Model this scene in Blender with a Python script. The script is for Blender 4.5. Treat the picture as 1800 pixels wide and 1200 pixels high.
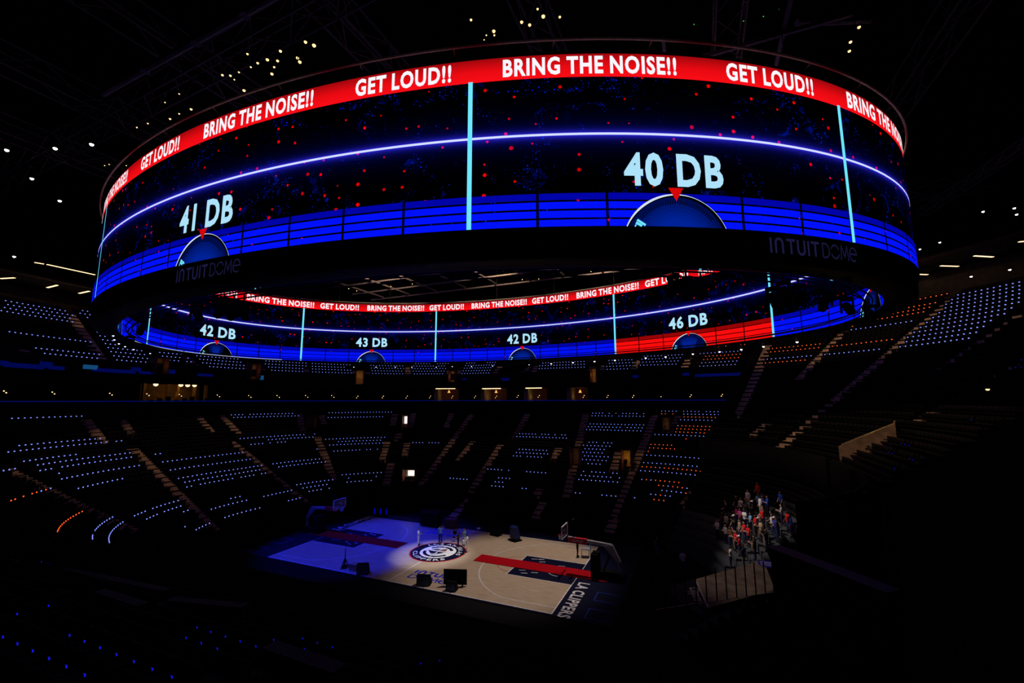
import bpy, bmesh, math, random
import numpy as np
from mathutils import Vector, Matrix

for o in list(bpy.data.objects):
    bpy.data.objects.remove(o)
random.seed(7)
SC = bpy.context.scene
COL = SC.collection

# ------------------------------------------------------------------ camera
F, CX, CY, CZ, YAW, PITCH, ROLL = 758.41, 24.729, -38.779, 14.906, -0.4061, 0.1357, -0.002
FW = np.array([math.sin(YAW)*math.cos(PITCH), math.cos(YAW)*math.cos(PITCH), math.sin(PITCH)])
_r = np.array([math.cos(YAW), -math.sin(YAW), 0.0]); _u = np.cross(_r, FW)
RT = _r*math.cos(ROLL)+_u*math.sin(ROLL); UP = -_r*math.sin(ROLL)+_u*math.cos(ROLL)
CAM = np.array([CX, CY, CZ])
cd = bpy.data.cameras.new('camera'); cam = bpy.data.objects.new('camera', cd); COL.objects.link(cam)
cd.sensor_width = 36; cd.lens = F/1800*36; cd.clip_end = 400; cd.clip_start = 0.1
cam.matrix_world = Matrix(((RT[0], UP[0], -FW[0], CX), (RT[1], UP[1], -FW[1], CY), (RT[2], UP[2], -FW[2], CZ), (0, 0, 0, 1)))
SC.camera = cam

# ------------------------------------------------------------------ world and exposure
w = bpy.data.worlds.new('night'); SC.world = w; w.use_nodes = True
w.node_tree.nodes['Background'].inputs[0].default_value = (0.0, 0.0, 0.0, 1)
SC.view_settings.view_transform = 'Standard'; SC.view_settings.look = 'None'
SC.view_settings.exposure = 0.0; SC.view_settings.gamma = 1.0; SC.view_settings.use_curve_mapping = False

# ------------------------------------------------------------------ rig lights (hung from the roof)
def spot(name, loc, aim, power, col, ang, blend=0.5, rad=0.3):
    l = bpy.data.lights.new(name, 'SPOT'); l.energy = power; l.color = col; l.spot_size = math.radians(ang)
    l.spot_blend = blend; l.shadow_soft_size = rad
    o = bpy.data.objects.new(name, l); COL.objects.link(o); o.location = loc
    o.rotation_euler = (Vector(aim)-Vector(loc)).to_track_quat('-Z', 'Y').to_euler()
    return o
spot('court_white_spot', (14, 6, 33), (8.6, -0.6, 0), 21000, (1.0, 0.83, 0.70), 36, 0.6)
spot('centre_white_spot', (2, -10, 33), (-0.2, -0.9, 0), 24000, (0.93, 0.93, 1.0), 15, 0.7)
spot('court_blue_spot', (-12, -12, 33), (-9.3, -2.2, 0), 52000, (0.004, 0.02, 1.0), 32, 0.5)
spot('court_blue_far_spot', (-14, 12, 33), (-7.0, 5.5, 0), 26000, (0.004, 0.016, 1.0), 28, 0.6)
spot('crowd_spot', (12, 2, 33), (28.6, 4.2, 4), 34000, (1.0, 0.86, 0.78), 17, 0.8)
spot('ramp_spot', (14, -8, 32), (26, -16, 7), 3200, (1.0, 0.78, 0.62), 18, 0.7)
def house(loc, aim, power, ang=78):
    spot('house_light', loc, aim, power, (1.0, 0.62, 0.36), ang, 0.6, 0.6)
house((-20, -4, 38), (-46, -8, 14), 7500); house((-16, 12, 38), (-38, 30, 12), 6500); house((-4, 14, 38), (-8, 42, 12), 6500); house((10, 14, 38), (12, 42, 12), 7500)
house((22, 10, 38), (40, 32, 16), 12000); house((20, 4, 38), (35, 15, 9), 6000, 50); house((24, 0, 38), (48, 6, 18), 10500)

# ------------------------------------------------------------------ projection helpers
def ray(u, v):
    d = FW+((u-900)*RT+(600-v)*UP)/F
    return d/np.linalg.norm(d)
def at(u, v, z):
    d = ray(u, v); return CAM+d*((z-CZ)/d[2])
LX, RX, HY = -11.5, 18.0, 3.0                 # core rectangle of the bowl; rows are its offset curves
def Rof(x, y):
    dx = max(LX-x, 0, x-RX); dy = max(abs(y)-HY, 0); return math.hypot(dx, dy)
def kof(x, y):                                 # the near side of the lower bowl is flatter
    if y > -HY: return 0.5
    if x > LX: return 0.43
    a = math.degrees(math.atan2(y+HY, x-LX))   # -180 .. -90
    f = min(1, max(0, (a+160)/60)); return 0.5-0.07*f
def zlow(x, y): return 0.5+kof(x, y)*(Rof(x, y)-8)
def zup(x, y): return 20.1+0.645*(Rof(x, y)-32)
def march(u, v, fn, t0=10.0, t1=130.0, st=0.3):
    d = ray(u, v); t = t0; p = CAM+t*d; f0 = p[2]-fn(p[0], p[1])
    while t < t1:
        t += st; p = CAM+t*d; f1 = p[2]-fn(p[0], p[1])
        if f0 > 0 >= f1:
            return CAM+(t-st*(-f1)/(f0-f1))*d
        f0 = f1
    return None
def atR(u, v, R, t0=20.0):                      # first hit with the upright surface at offset R
    d = ray(u, v); t = t0
    p = CAM+t*d; f0 = Rof(p[0], p[1])-R
    while t < 160:
        t += 0.2; p = CAM+t*d; f1 = Rof(p[0], p[1])-R
        if f0 < 0 <= f1: return CAM+(t-0.2*f1/(f1-f0))*d
        f0 = f1
    return None

# ------------------------------------------------------------------ materials
def nodes(m):
    m.use_nodes = True; return m.node_tree.nodes, m.node_tree.links
def mat(name, col, rough=0.6, metal=0.0, noise=0.25, scale=6.0, spec=0.3, bump=0.0):
    m = bpy.data.materials.new(name); n, l = nodes(m); b = n['Principled BSDF']
    b.inputs['Roughness'].default_value = rough; b.inputs['Metallic'].default_value = metal
    b.inputs['Specular IOR Level'].default_value = spec
    tc = n.new('ShaderNodeTexCoord'); nz = n.new('ShaderNodeTexNoise'); nz.inputs['Scale'].default_value = scale
    nz.inputs['Detail'].default_value = 3
    r = n.new('ShaderNodeValToRGB'); e = r.color_ramp.elements
    e[0].position = 0.3; e[1].position = 0.7
    e[0].color = tuple(c*(1-noise) for c in col)+(1,); e[1].color = tuple(min(1, c*(1+noise)) for c in col)+(1,)
    l.new(tc.outputs['Object'], nz.inputs['Vector']); l.new(nz.outputs['Fac'], r.inputs['Fac']); l.new(r.outputs['Color'], b.inputs['Base Color'])
    if bump:
        bp = n.new('ShaderNodeBump'); bp.inputs['Strength'].default_value = bump; bp.inputs['Distance'].default_value = 0.02
        l.new(nz.outputs['Fac'], bp.inputs['Height']); l.new(bp.outputs['Normal'], b.inputs['Normal'])
    return m
def emit(name, col, st=1.0, sampled=True):
    m = bpy.data.materials.new(name); n, l = nodes(m); n.remove(n['Principled BSDF'])
    e = n.new('ShaderNodeEmission'); e.inputs[0].default_value = tuple(col)+(1,); e.inputs[1].default_value = st
    l.new(e.outputs[0], n['Material Output'].inputs[0])
    if not sampled: m.cycles.emission_sampling = 'NONE'
    return m
M = {}
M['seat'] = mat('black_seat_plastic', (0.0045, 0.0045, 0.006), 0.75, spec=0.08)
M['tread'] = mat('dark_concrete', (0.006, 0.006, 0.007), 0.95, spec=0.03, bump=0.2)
M['step'] = mat('tan_stair_concrete', (0.50, 0.36, 0.27), 0.85, noise=0.35, scale=3, spec=0.1, bump=0.3)
M['black'] = mat('black_paint', (0.004, 0.004, 0.005), 0.8, spec=0.08)
M['boardblack'] = mat('board_black', (0.006, 0.006, 0.008), 0.5, spec=0.25)
M['steel'] = mat('dark_steel', (0.10, 0.10, 0.11), 0.45, metal=0.6)
M['dsteel'] = mat('black_steel', (0.02, 0.02, 0.024), 0.6, metal=0.3)
M['grey'] = mat('grey_metal', (0.35, 0.34, 0.36), 0.45, metal=0.2)
M['white'] = mat('white_paint', (0.75, 0.75, 0.78), 0.5)
M['navy'] = mat('navy_floor_paint', (0.003, 0.004, 0.026), 0.6, spec=0.08)
M['red'] = mat('red_carpet', (0.42, 0.004, 0.012), 0.95, scale=40, spec=0.05)
M['redpaint'] = mat('red_floor_paint', (0.5, 0.01, 0.02), 0.5)
M['bluepaint'] = mat('blue_floor_paint', (0.004, 0.012, 0.62), 0.5)
M['cyanpaint'] = mat('bright_blue_line', (0.01, 0.06, 0.55), 0.5)
M['tan'] = mat('tan_plaster', (0.42, 0.30, 0.17), 0.85, scale=2)
M['amber'] = mat('amber_plaster', (0.5, 0.28, 0.06), 0.85, scale=2)
M['wallgrey'] = mat('grey_concrete_wall', (0.05, 0.042, 0.035), 0.9, scale=1.5, spec=0.1)
M['ceil'] = mat('black_ceiling', (0.003, 0.003, 0.004), 0.95, spec=0.02)
M['concrete'] = mat('scuffed_concrete', (0.30, 0.24, 0.19), 0.85, noise=0.4, scale=2.0, bump=0.3)
M['brown'] = mat('brown_case', (0.16, 0.05, 0.03), 0.7)
M['slate'] = mat('slate_screen_back', (0.10, 0.13, 0.16), 0.5)
M['glass'] = None
gm = bpy.data.materials.new('clear_acrylic'); n, l = nodes(gm); b = n['Principled BSDF']
b.inputs['Base Color'].default_value = (0.8, 0.9, 0.95, 1); b.inputs['Roughness'].default_value = 0.08
b.inputs['Alpha'].default_value = 0.16; M['glass'] = gm
# hardwood
wm = bpy.data.materials.new('court_hardwood'); n, l = nodes(wm); b = n['Principled BSDF']
b.inputs['Roughness'].default_value = 0.38; b.inputs['Specular IOR Level'].default_value = 0.35
tc = n.new('ShaderNodeTexCoord'); mp = n.new('ShaderNodeMapping'); mp.inputs['Scale'].default_value = (0.55, 7.0, 1)
nz = n.new('ShaderNodeTexNoise'); nz.inputs['Scale'].default_value = 1.6; nz.inputs['Detail'].default_value = 5
rp = n.new('ShaderNodeValToRGB'); e = rp.color_ramp.elements
e[0].position = 0.3; e[0].color = (0.40, 0.30, 0.20, 1); e[1].position = 0.7; e[1].color = (0.62, 0.50, 0.37, 1)
l.new(tc.outputs['Object'], mp.inputs['Vector']); l.new(mp.outputs['Vector'], nz.inputs['Vector'])
l.new(nz.outputs['Fac'], rp.inputs['Fac']); l.new(rp.outputs['Color'], b.inputs['Base Color']); M['wood'] = wm
# emitters
M['e_blue'] = emit('screen_blue', (0.0, 0.006, 1.0), 0.95)
M['e_blue2'] = emit('screen_mid_blue', (0.0, 0.003, 0.75), 0.75)
M['e_dblue'] = emit('screen_dark_blue', (0.0, 0.002, 0.62), 0.62)
M['e_redcell'] = emit('screen_red', (1.0, 0.004, 0.004), 0.95)
M['e_dredcell'] = emit('screen_dark_red', (0.5, 0.002, 0.002), 0.6)
M['e_text'] = emit('screen_white_lettering', (0.94, 0.93, 1.0), 1.0)
M['e_pale'] = emit('screen_pale_blue_lettering', (0.44, 0.80, 1.0), 0.95)
M['e_cyan'] = emit('screen_cyan_bar', (0.16, 0.80, 1.0), 1.0)
M['e_line'] = emit('screen_white_line', (0.62, 0.68, 1.0), 1.1)
M['e_tri'] = emit('screen_red_pointer', (0.75, 0.002, 0.002), 0.9)
M['e_rim'] = emit('screen_dial_rim', (0.75, 0.85, 0.95), 0.9)
M['e_black'] = emit('screen_black', (0, 0, 0), 0)
M['e_led'] = emit('seat_light_blue', (0.20, 0.26, 1.0), 1.5, False)
M['e_ledo'] = emit('seat_light_orange', (1.0, 0.10, 0.015), 1.5, False)
M['e_ledd'] = emit('seat_light_dim_blue', (0.01, 0.012, 0.9), 0.75, False)
M['e_warm'] = emit('lamp_warm', (1.0, 0.60, 0.24), 2.2, False)
M['e_white'] = emit('lamp_white', (1.0, 0.95, 0.9), 5.0, False)
M['e_cool'] = emit('lamp_cool', (0.62, 0.68, 1.0), 3.0, False)
M['e_tube'] = emit('tube_light', (1.0, 0.66, 0.34), 2.2, True)
M['e_amber'] = emit('lamp_amber', (1.0, 0.42, 0.08), 1.2, False)
M['e_ribbon'] = emit('rail_blue_strip', (0.0, 0.003, 0.085), 1.0, False)
M['e_tv'] = emit('tv_blue', (0.0, 0.002, 0.07), 1.0, False)
M['e_tv2'] = emit('tv_cyan', (0.006, 0.06, 0.17), 1.0, False)
M['e_green'] = emit('tiny_green', (0.05, 0.8, 0.1), 0.8, False)
M['e_redl'] = emit('tiny_red', (1.0, 0.02, 0.02), 1.0, False)
M['e_logo'] = emit('fascia_lettering', (0.010, 0.009, 0.045), 1.0, False)

# ------------------------------------------------------------------ object helpers
def tag(o, label=None, cat=None, group=None, kind=None):
    if label: o['label'] = label
    if cat: o['category'] = cat
    if group: o['group'] = group
    if kind: o['kind'] = kind
    return o
def link(name, me, m=None, parent=None):
    o = bpy.data.objects.new(name, me); COL.objects.link(o)
    if m is not None and me is not None and not me.materials: me.materials.append(m)
    if parent: o.parent = parent
    return o
def empty(name, loc=(0, 0, 0), rz=0.0):
    o = bpy.data.objects.new(name, None); COL.objects.link(o); o.location = loc; o.rotation_euler = (0, 0, rz)
    o.empty_display_size = 0.2
    return o
class MB:
    def __init__(s): s.v = []; s.f = []
    def add(s, vs, fs):
        k = len(s.v); s.v += [tuple(map(float, p)) for p in vs]; s.f += [tuple(i+k for i in f) for f in fs]; return s
    def hexa(s, p):  # 8 corners bottom 0-3, top 4-7
        return s.add(p, [(0, 3, 2, 1), (4, 5, 6, 7), (0, 1, 5, 4), (1, 2, 6, 5), (2, 3, 7, 6), (3, 0, 4, 7)])
    def box(s, x0, x1, y0, y1, z0, z1):
        return s.hexa([(x0, y0, z0), (x1, y0, z0), (x1, y1, z0), (x0, y1, z0), (x0, y0, z1), (x1, y0, z1), (x1, y1, z1), (x0, y1, z1)])
    def obox(s, c, ax, hx, ay, hy, z0, z1):   # oriented box, plan axes ax, ay
        c = np.array(c[:2]); ax = np.array(ax[:2])*hx; ay = np.array(ay[:2])*hy
        q = [c-ax-ay, c+ax-ay, c+ax+ay, c-ax+ay]
        return s.hexa([(a[0], a[1], z0) for a in q]+[(a[0], a[1], z1) for a in q])
    def tube(s, pts, r, n=8, closed=False):
        pts = [np.array(p, float) for p in pts]; N = len(pts); rings = []
        for i, p in enumerate(pts):
            a = pts[(i-1) % N] if (closed or i > 0) else p; b = pts[(i+1) % N] if (closed or i < N-1) else p
            d = b-a; d = d/(np.linalg.norm(d)+1e-9)
            h = np.array([0, 0, 1.0]) if abs(d[2]) < 0.9 else np.array([1.0, 0, 0])
            x = np.cross(d, h); x /= np.linalg.norm(x); y = np.cross(x, d)
            rr = r[i] if isinstance(r, (list, tuple)) else r
            rings.append([p+rr*(math.cos(2*math.pi*k/n)*x+math.sin(2*math.pi*k/n)*y) for k in range(n)])
        vs = [q for R in rings for q in R]; fs = []
        for i in range(N if closed else N-1):
            j = (i+1) % N
            for k in range(n):
                fs.append((i*n+k, i*n+(k+1) % n, j*n+(k+1) % n, j*n+k))
        if not closed:
            fs.append(tuple(range(n))[::-1]); fs.append(tuple((N-1)*n+k for k in range(n)))
        return s.add(vs, fs)
    def lathe(s, prof, c=(0, 0, 0), n=16):
        vs = []; fs = []
        for r, z in prof:
            for k in range(n): vs.append((c[0]+r*math.cos(2*math.pi*k/n), c[1]+r*math.sin(2*math.pi*k/n), c[2]+z))
        for i in range(len(prof)-1):
            for k in range(n): fs.append((i*n+k, i*n+(k+1) % n, (i+1)*n+(k+1) % n, (i+1)*n+k))
        fs.append(tuple(range(n))[::-1]); fs.append(tuple((len(prof)-1)*n+k for k in range(n)))
        return s.add(vs, fs)
    def mesh(s, name, m=None):
        me = bpy.data.meshes.new(name); me.from_pydata(s.v, [], s.f); me.update()
        if m: me.materials.append(m)
        return me
    def build(s, name, m, parent=None): return link(name, s.mesh(name, m), None, parent)
def np_mesh(name, V, Q, m):
    V = np.asarray(V, np.float32); Q = np.asarray(Q, np.int32)
    me = bpy.data.meshes.new(name); me.vertices.add(len(V)); me.vertices.foreach_set('co', V.ravel())
    me.loops.add(Q.size); me.loops.foreach_set('vertex_index', Q.ravel())
    me.polygons.add(len(Q)); me.polygons.foreach_set('loop_start', np.arange(0, Q.size, 4, dtype=np.int32))
    me.polygons.foreach_set('loop_total', np.full(len(Q), 4, np.int32))
    me.update(calc_edges=True); me.validate(); me.materials.append(m); return me
BOXQ = np.array([(0, 3, 2, 1), (4, 5, 6, 7), (0, 1, 5, 4), (1, 2, 6, 5), (2, 3, 7, 6), (3, 0, 4, 7)])
def text_mesh(body, size=1.0, bold=0.02, sp_=1.14):
    c = bpy.data.curves.new('t', 'FONT'); c.body = body; c.size = size; c.offset = bold; c.resolution_u = 3; c.space_character = sp_; c.space_word = 0.75
    c.align_x = 'CENTER'; c.align_y = 'BOTTOM_BASELINE'
    o = bpy.data.objects.new('t', c); COL.objects.link(o); bpy.context.view_layer.update()
    me = bpy.data.meshes.new_from_object(o.evaluated_get(bpy.context.evaluated_depsgraph_get()))
    bpy.data.objects.remove(o); bpy.data.curves.remove(c)
    V = np.array([v.co[:] for v in me.vertices]); Fs = [tuple(p.vertices) for p in me.polygons]
    bpy.data.meshes.remove(me)
    V[:, 0] -= (V[:, 0].min()+V[:, 0].max())/2; V[:, 1] -= V[:, 1].min()
    return V, Fs
def stroke(polys, wd):
    """flat strokes in the plane: list of polylines, returns verts (x,y) and quads"""
    V = []; Fq = []
    for p in polys:
        p = [np.array(a, float) for a in p]; k = len(V)
        for i, a in enumerate(p):
            d0 = p[i]-p[i-1] if i > 0 else p[1]-p[0]; d1 = p[i+1]-p[i] if i < len(p)-1 else p[-1]-p[-2]
            d0 = d0/np.linalg.norm(d0); d1 = d1/np.linalg.norm(d1); d = d0+d1; d /= np.linalg.norm(d)
            nn = np.array([-d[1], d[0]]); s = wd/2/max(0.35, abs(nn@np.array([-d0[1], d0[0]])))
            V += [a+nn*s, a-nn*s]
        for i in range(len(p)-1): Fq.append((k+2*i, k+2*i+1, k+2*i+3, k+2*i+2))
    return np.array(V), Fq
def arcp(cx, cy, rx, ry, a0, a1, n=14):
    return [(cx+rx*math.cos(math.radians(a0+(a1-a0)*i/n)), cy+ry*math.sin(math.radians(a0+(a1-a0)*i/n))) for i in range(n+1)]
def intuit_word(x=0.0):
    P = []
    P.append([(x, 0), (x, 1)]); x += 0.42
    P.append([(x, 0), (x, 0.66)]+arcp(x+0.30, 0.66, 0.30, 0.30, 180, 0)[1:]+[(x+0.60, 0)]); x += 0.95
    P += [[(x, 0.93), (x+0.78, 0.93)], [(x+0.39, 0.93), (x+0.39, 0)]]; x += 1.02
    P.append([(x, 1), (x, 0.34)]+arcp(x+0.30, 0.34, 0.30, 0.30, 180, 360)[1:]+[(x+0.60, 1)]); x += 0.98
    P.append([(x, 0), (x, 1)]); x += 0.26
    P += [[(x, 0.93), (x+0.78, 0.93)], [(x+0.39, 0.93), (x+0.39, 0)]]; x += 0.78
    return P, x
def dome_word(x=0.0):
    P = []
    P.append([(x, 0.03), (x, 0.97), (x+0.25, 0.97)]+arcp(x+0.25, 0.5, 0.42, 0.47, 90, -90)[1:]+[(x, 0.03)]); x += 0.86
    P += [arcp(x+0.42, 0.5, 0.42, 0.46, 20, 160), arcp(x+0.42, 0.5, 0.42, 0.46, 200, 340)]; x += 1.02
    P.append([(x, 0), (x+0.10, 0.97), (x+0.42, 0.25), (x+0.74, 0.97), (x+0.84, 0)]); x += 1.02
    P.append([(x+0.02, 0.52), (x+0.80, 0.52)]+arcp(x+0.40, 0.5, 0.40, 0.47, 3, 310)[1:]); x += 0.8
    return P, x

# ================================================================== SETTING: floor, walls, ceiling
def feet(parts):
    out = []
    for p in parts:
        if p[0] == 'line':
            _, a, b, nrm = p; L = math.hypot(b[0]-a[0], b[1]-a[1]); k = max(1, int(L/0.75))
            for i in range(k+1): out.append((a[0]+(b[0]-a[0])*i/k, a[1]+(b[1]-a[1])*i/k, nrm[0], nrm[1]))
        else:
            _, c, a0, a1 = p; k = max(1, int(abs(a1-a0)/2.5))
            for i in range(k+1):
                a = math.radians(a0+(a1-a0)*i/k); out.append((c[0], c[1], math.cos(a), math.sin(a)))
    return np.array(out)
NEAR = ('line', (RX, -HY), (LX, -HY), (0, -1)); NLc = (LX, -HY); FLc = (LX, HY); FRc = (RX, HY); NRc = (RX, -HY)
LEFT = ('line', (LX, -HY), (LX, HY), (-1, 0)); FAR = ('line', (LX, HY), (RX, HY), (0, 1)); RIGHT = ('line', (RX, HY), (RX, -HY), (1, 0))
P_LOW = feet([NEAR, ('arc', NLc, -90, -180), LEFT, ('arc', FLc, 180, 90), FAR, ('arc', FRc, 90, 69)])
P_LOWTOP = feet([('arc', NLc, -150, -180), LEFT, ('arc', FLc, 180, 90), FAR, ('arc', FRc, 90, 69)])
P_UP = feet([('arc', NLc, -148, -180), LEFT, ('arc', FLc, 180, 90), FAR, ('arc', FRc, 90, 68)])
P_WALL = feet([('arc', FRc, 66, 0), RIGHT, ('arc', NRc, 0, -48)])
P_ALL = feet([NEAR, ('arc', NLc, -90, -180), LEFT, ('arc', FLc, 180, 90), FAR, ('arc', FRc, 90, 0), RIGHT, ('arc', NRc, 0, -90)])
def knorm(ft):
    k = np.full(len(ft), 0.5)
    for i, (x, y, nx, ny) in enumerate(ft):
        if y <= -HY+1e-6 and ny < -1e-6 and nx <= 1e-6:
            a = math.degrees(math.atan2(ny, nx)); f = min(1, max(0, (a+160)/60)) if nx < -1e-6 else 1.0
            k[i] = 0.5-0.07*f
    return k
def offs(ft, R):
    R = np.asarray(R).reshape(-1, 1) if np.ndim(R) else R
    return ft[:, :2]+ft[:, 2:4]*R

fl = MB().box(-62, 70, -60, 60, -0.4, -0.05).build('floor', M['black']); tag(fl, 'dark arena floor around the court', kind='structure')
ce = MB().box(-62, 70, -60, 60, 46, 46.4).build('ceiling', M['ceil']); tag(ce, 'black arena roof above the ring screen', kind='structure')
def ringwall(name, ft, R, z0, z1, m, th=0.3, label=None, closed=False, kind='structure', parent=None):
    A = offs(ft, R); B = offs(ft, R+th); N = len(ft); V = []; Q = []
    for a, b in zip(A, B): V += [(a[0], a[1], z0), (a[0], a[1], z1), (b[0], b[1], z1), (b[0], b[1], z0)]
    for i in range(N if closed else N-1):
        j = (i+1) % N
        for k in range(4): Q.append((4*i+k, 4*i+(k+1) % 4, 4*j+(k+1) % 4, 4*j+k))
    o = link(name, np_mesh(name, V, Q, m), None, parent)
    if kind: tag(o, label, kind=kind)
    return o
ringwall('wall_outer', P_ALL, 56, -0.4, 46, M['ceil'], label='black outer shell of the arena bowl', closed=True)

# ---- stepped seating tiers
ROWS = []      # (tier, z_led, seat positions (n,2), normals (n,2))
def tier(name, ft, zs, Rfun, pitchR, label, lead=0.0):
    V = []; Q = []; N = len(ft)
    for ri, z in enumerate(zs):
        R = Rfun(z); R = np.full(N, R) if np.ndim(R) == 0 else R
        Rn = Rfun(z+(zs[1]-zs[0])); Rn = np.full(N, Rn) if np.ndim(Rn) == 0 else Rn
        a = offs(ft, R-(Rn-R)*0.5); b = offs(ft, R+(Rn-R)*0.5)
        zt = z-0.7; zp = zt-(zs[1]-zs[0]) if ri else zt-2.2
        k = len(V)
        for p, q in zip(a, b): V += [(p[0], p[1], zp), (p[0], p[1], zt), (q[0], q[1], zt)]
        for i in range(N-1):
            Q += [(k+3*i, k+3*i+1, k+3*i+4, k+3*i+3), (k+3*i+1, k+3*i+2, k+3*i+5, k+3*i+4)]
        # seats
        P = offs(ft, R); s = np.r_[0, np.cumsum(np.hypot(*np.diff(P, axis=0).T))]
        ss = np.arange(0.4, s[-1]-0.3, 0.56)
        pos = np.c_[np.interp(ss, s, P[:, 0]), np.interp(ss, s, P[:, 1])]
        nn = np.c_[np.interp(ss, s, ft[:, 2]), np.interp(ss, s, ft[:, 3])]; nn /= np.linalg.norm(nn, axis=1)[:, None]
        ROWS.append((name, z, pos, nn))
    o = link('seating_tier', np_mesh('seating_tier', V, Q, M['tread'])); tag(o, label, kind='structure')
    return o
kl = knorm(P_LOW); klt = knorm(P_LOWTOP)
zs = [1.3+0.41*i for i in range(25)]
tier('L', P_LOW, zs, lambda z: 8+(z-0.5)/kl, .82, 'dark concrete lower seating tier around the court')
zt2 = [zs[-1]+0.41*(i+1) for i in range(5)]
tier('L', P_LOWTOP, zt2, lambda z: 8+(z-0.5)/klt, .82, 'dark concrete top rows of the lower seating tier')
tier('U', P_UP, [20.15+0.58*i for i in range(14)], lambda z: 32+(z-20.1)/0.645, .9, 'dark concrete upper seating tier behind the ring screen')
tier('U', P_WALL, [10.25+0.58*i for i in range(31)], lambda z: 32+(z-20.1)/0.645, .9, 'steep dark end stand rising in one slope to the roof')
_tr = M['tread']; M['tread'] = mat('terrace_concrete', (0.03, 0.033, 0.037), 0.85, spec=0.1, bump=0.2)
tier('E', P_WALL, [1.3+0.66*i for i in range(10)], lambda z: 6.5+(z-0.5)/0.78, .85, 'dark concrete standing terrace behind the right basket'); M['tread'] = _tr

# ---- parapets and fascias
ringwall('trim_1', P_UP, 31.35, 18.9, 20.0, M['black'], .25, 'black fascia along the front of the upper tier')
ringwall('trim_2', P_LOWTOP, 33.9, 14.84, 14.96, M['e_ribbon'], .12, 'thin dark blue light strip along the suite level rail')
ringwall('trim_3', P_LOWTOP, 34.0, 12.6, 14.8, M['black'], .2, 'black suite level parapet above the lower tier')
ringwall('trim_4', P_WALL, 15.7, 6.2, 10.3, M['black'], .25, 'black parapet at the foot of the steep end stand')
ringwall('wall_suites', P_LOWTOP, 40.0, 12.6, 20.0, M['black'], .3, 'dark back wall of the suite level')
ringwall('wall_upper_left', feet([('arc', NLc, -148, -180), LEFT, ('arc', FLc, 180, 120)]), 53.0, 27.0, 33.5, M['wallgrey'], .3, 'dim grey concourse wall behind the top rows on the left')
ringwall('wall_upper_right', feet([('arc', FRc, 70, 0), RIGHT, ('arc', NRc, 0, -48)]), 54.5, 27.5, 36.0, M['wallgrey'], .3, 'dim grey concourse wall behind the top rows on the right')
# slabs: underside of the upper tier, concourse behind
def slab(name, ft, R0, R1, z0, z1, m, label):
    A = offs(ft, R0); B = offs(ft, R1); V = []; Q = []; N = len(ft)
    for a, b in zip(A, B): V += [(a[0], a[1], z0), (a[0], a[1], z1), (b[0], b[1], z1), (b[0], b[1], z0)]
    for i in range(N-1):
        for k in range(4): Q.append((4*i+k, 4*i+(k+1) % 4, 4*i+4+(k+1) % 4, 4*i+4+k))
    o = link(name, np_mesh(name, V, Q, m)); tag(o, label, kind='structure'); return o
slab('ceiling_suites', P_UP, 31.6, 41, 18.6, 18.9, M['black'], 'black soffit above the suite level')
slab('floor_suites', P_LOWTOP, 33.9, 41, 12.4, 12.6, M['black'], 'dark suite level floor')
slab('floor_concourse_left', feet([('arc', NLc, -148, -180), LEFT, ('arc', FLc, 180, 100)]), 44.5, 56, 26.8, 27.0, M['wallgrey'], 'upper concourse floor on the left')
slab('ceiling_concourse_left', feet([('arc', NLc, -148, -180), LEFT, ('arc', FLc, 180, 120)]), 45.5, 56, 31.2, 31.5, M['wallgrey'], 'grey soffit with tube lights above the upper left concourse')
slab('ceiling_concourse_right', feet([('arc', FRc, 70, 0), RIGHT, ('arc', NRc, 0, -48)]), 46.5, 56, 33.2, 33.5, M['wallgrey'], 'grey soffit with tube lights above the upper right concourse')

# ---- aisle stairs: every step its own part
AISLES = []
stepme = MB().box(-0.5, 0.5, -0.5, 0.5, 0, 1).mesh('step', M['step'])
def aisle(p0, p1, fn, t0, label, width=1.15, group='lit aisle stairs of the bowl'):
    a = march(p0[0], p0[1], fn, t0); b = march(p1[0], p1[1], fn, t0)
    if a is None or b is None: print('aisle miss', p0, p1); return
    if a[2] < b[2]: a, b = b, a
    d = (a-b)[:2]; L = np.linalg.norm(d); d = d/max(L, 1e-6)
    if L < 0.5: return
    AISLES.append((b[:2].copy(), a[:2].copy(), 'L' if fn is zlow else 'U'))
    root = empty('aisle_stairs', (b[0], b[1], fn(b[0], b[1])-0.7), math.atan2(d[1], d[0]))
    tag(root, label, 'stairs', group)
    k = int(L/0.44)+1
    for i in range(k):
        q = b[:2]+d*(i*0.44); z = fn(q[0], q[1])-0.62
        o = bpy.data.objects.new('step', stepme); COL.objects.link(o); o.parent = root
        o.location = (i*0.44, 0, z-0.30-root.location[2]); o.scale = (0.46, width, 0.30)
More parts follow.
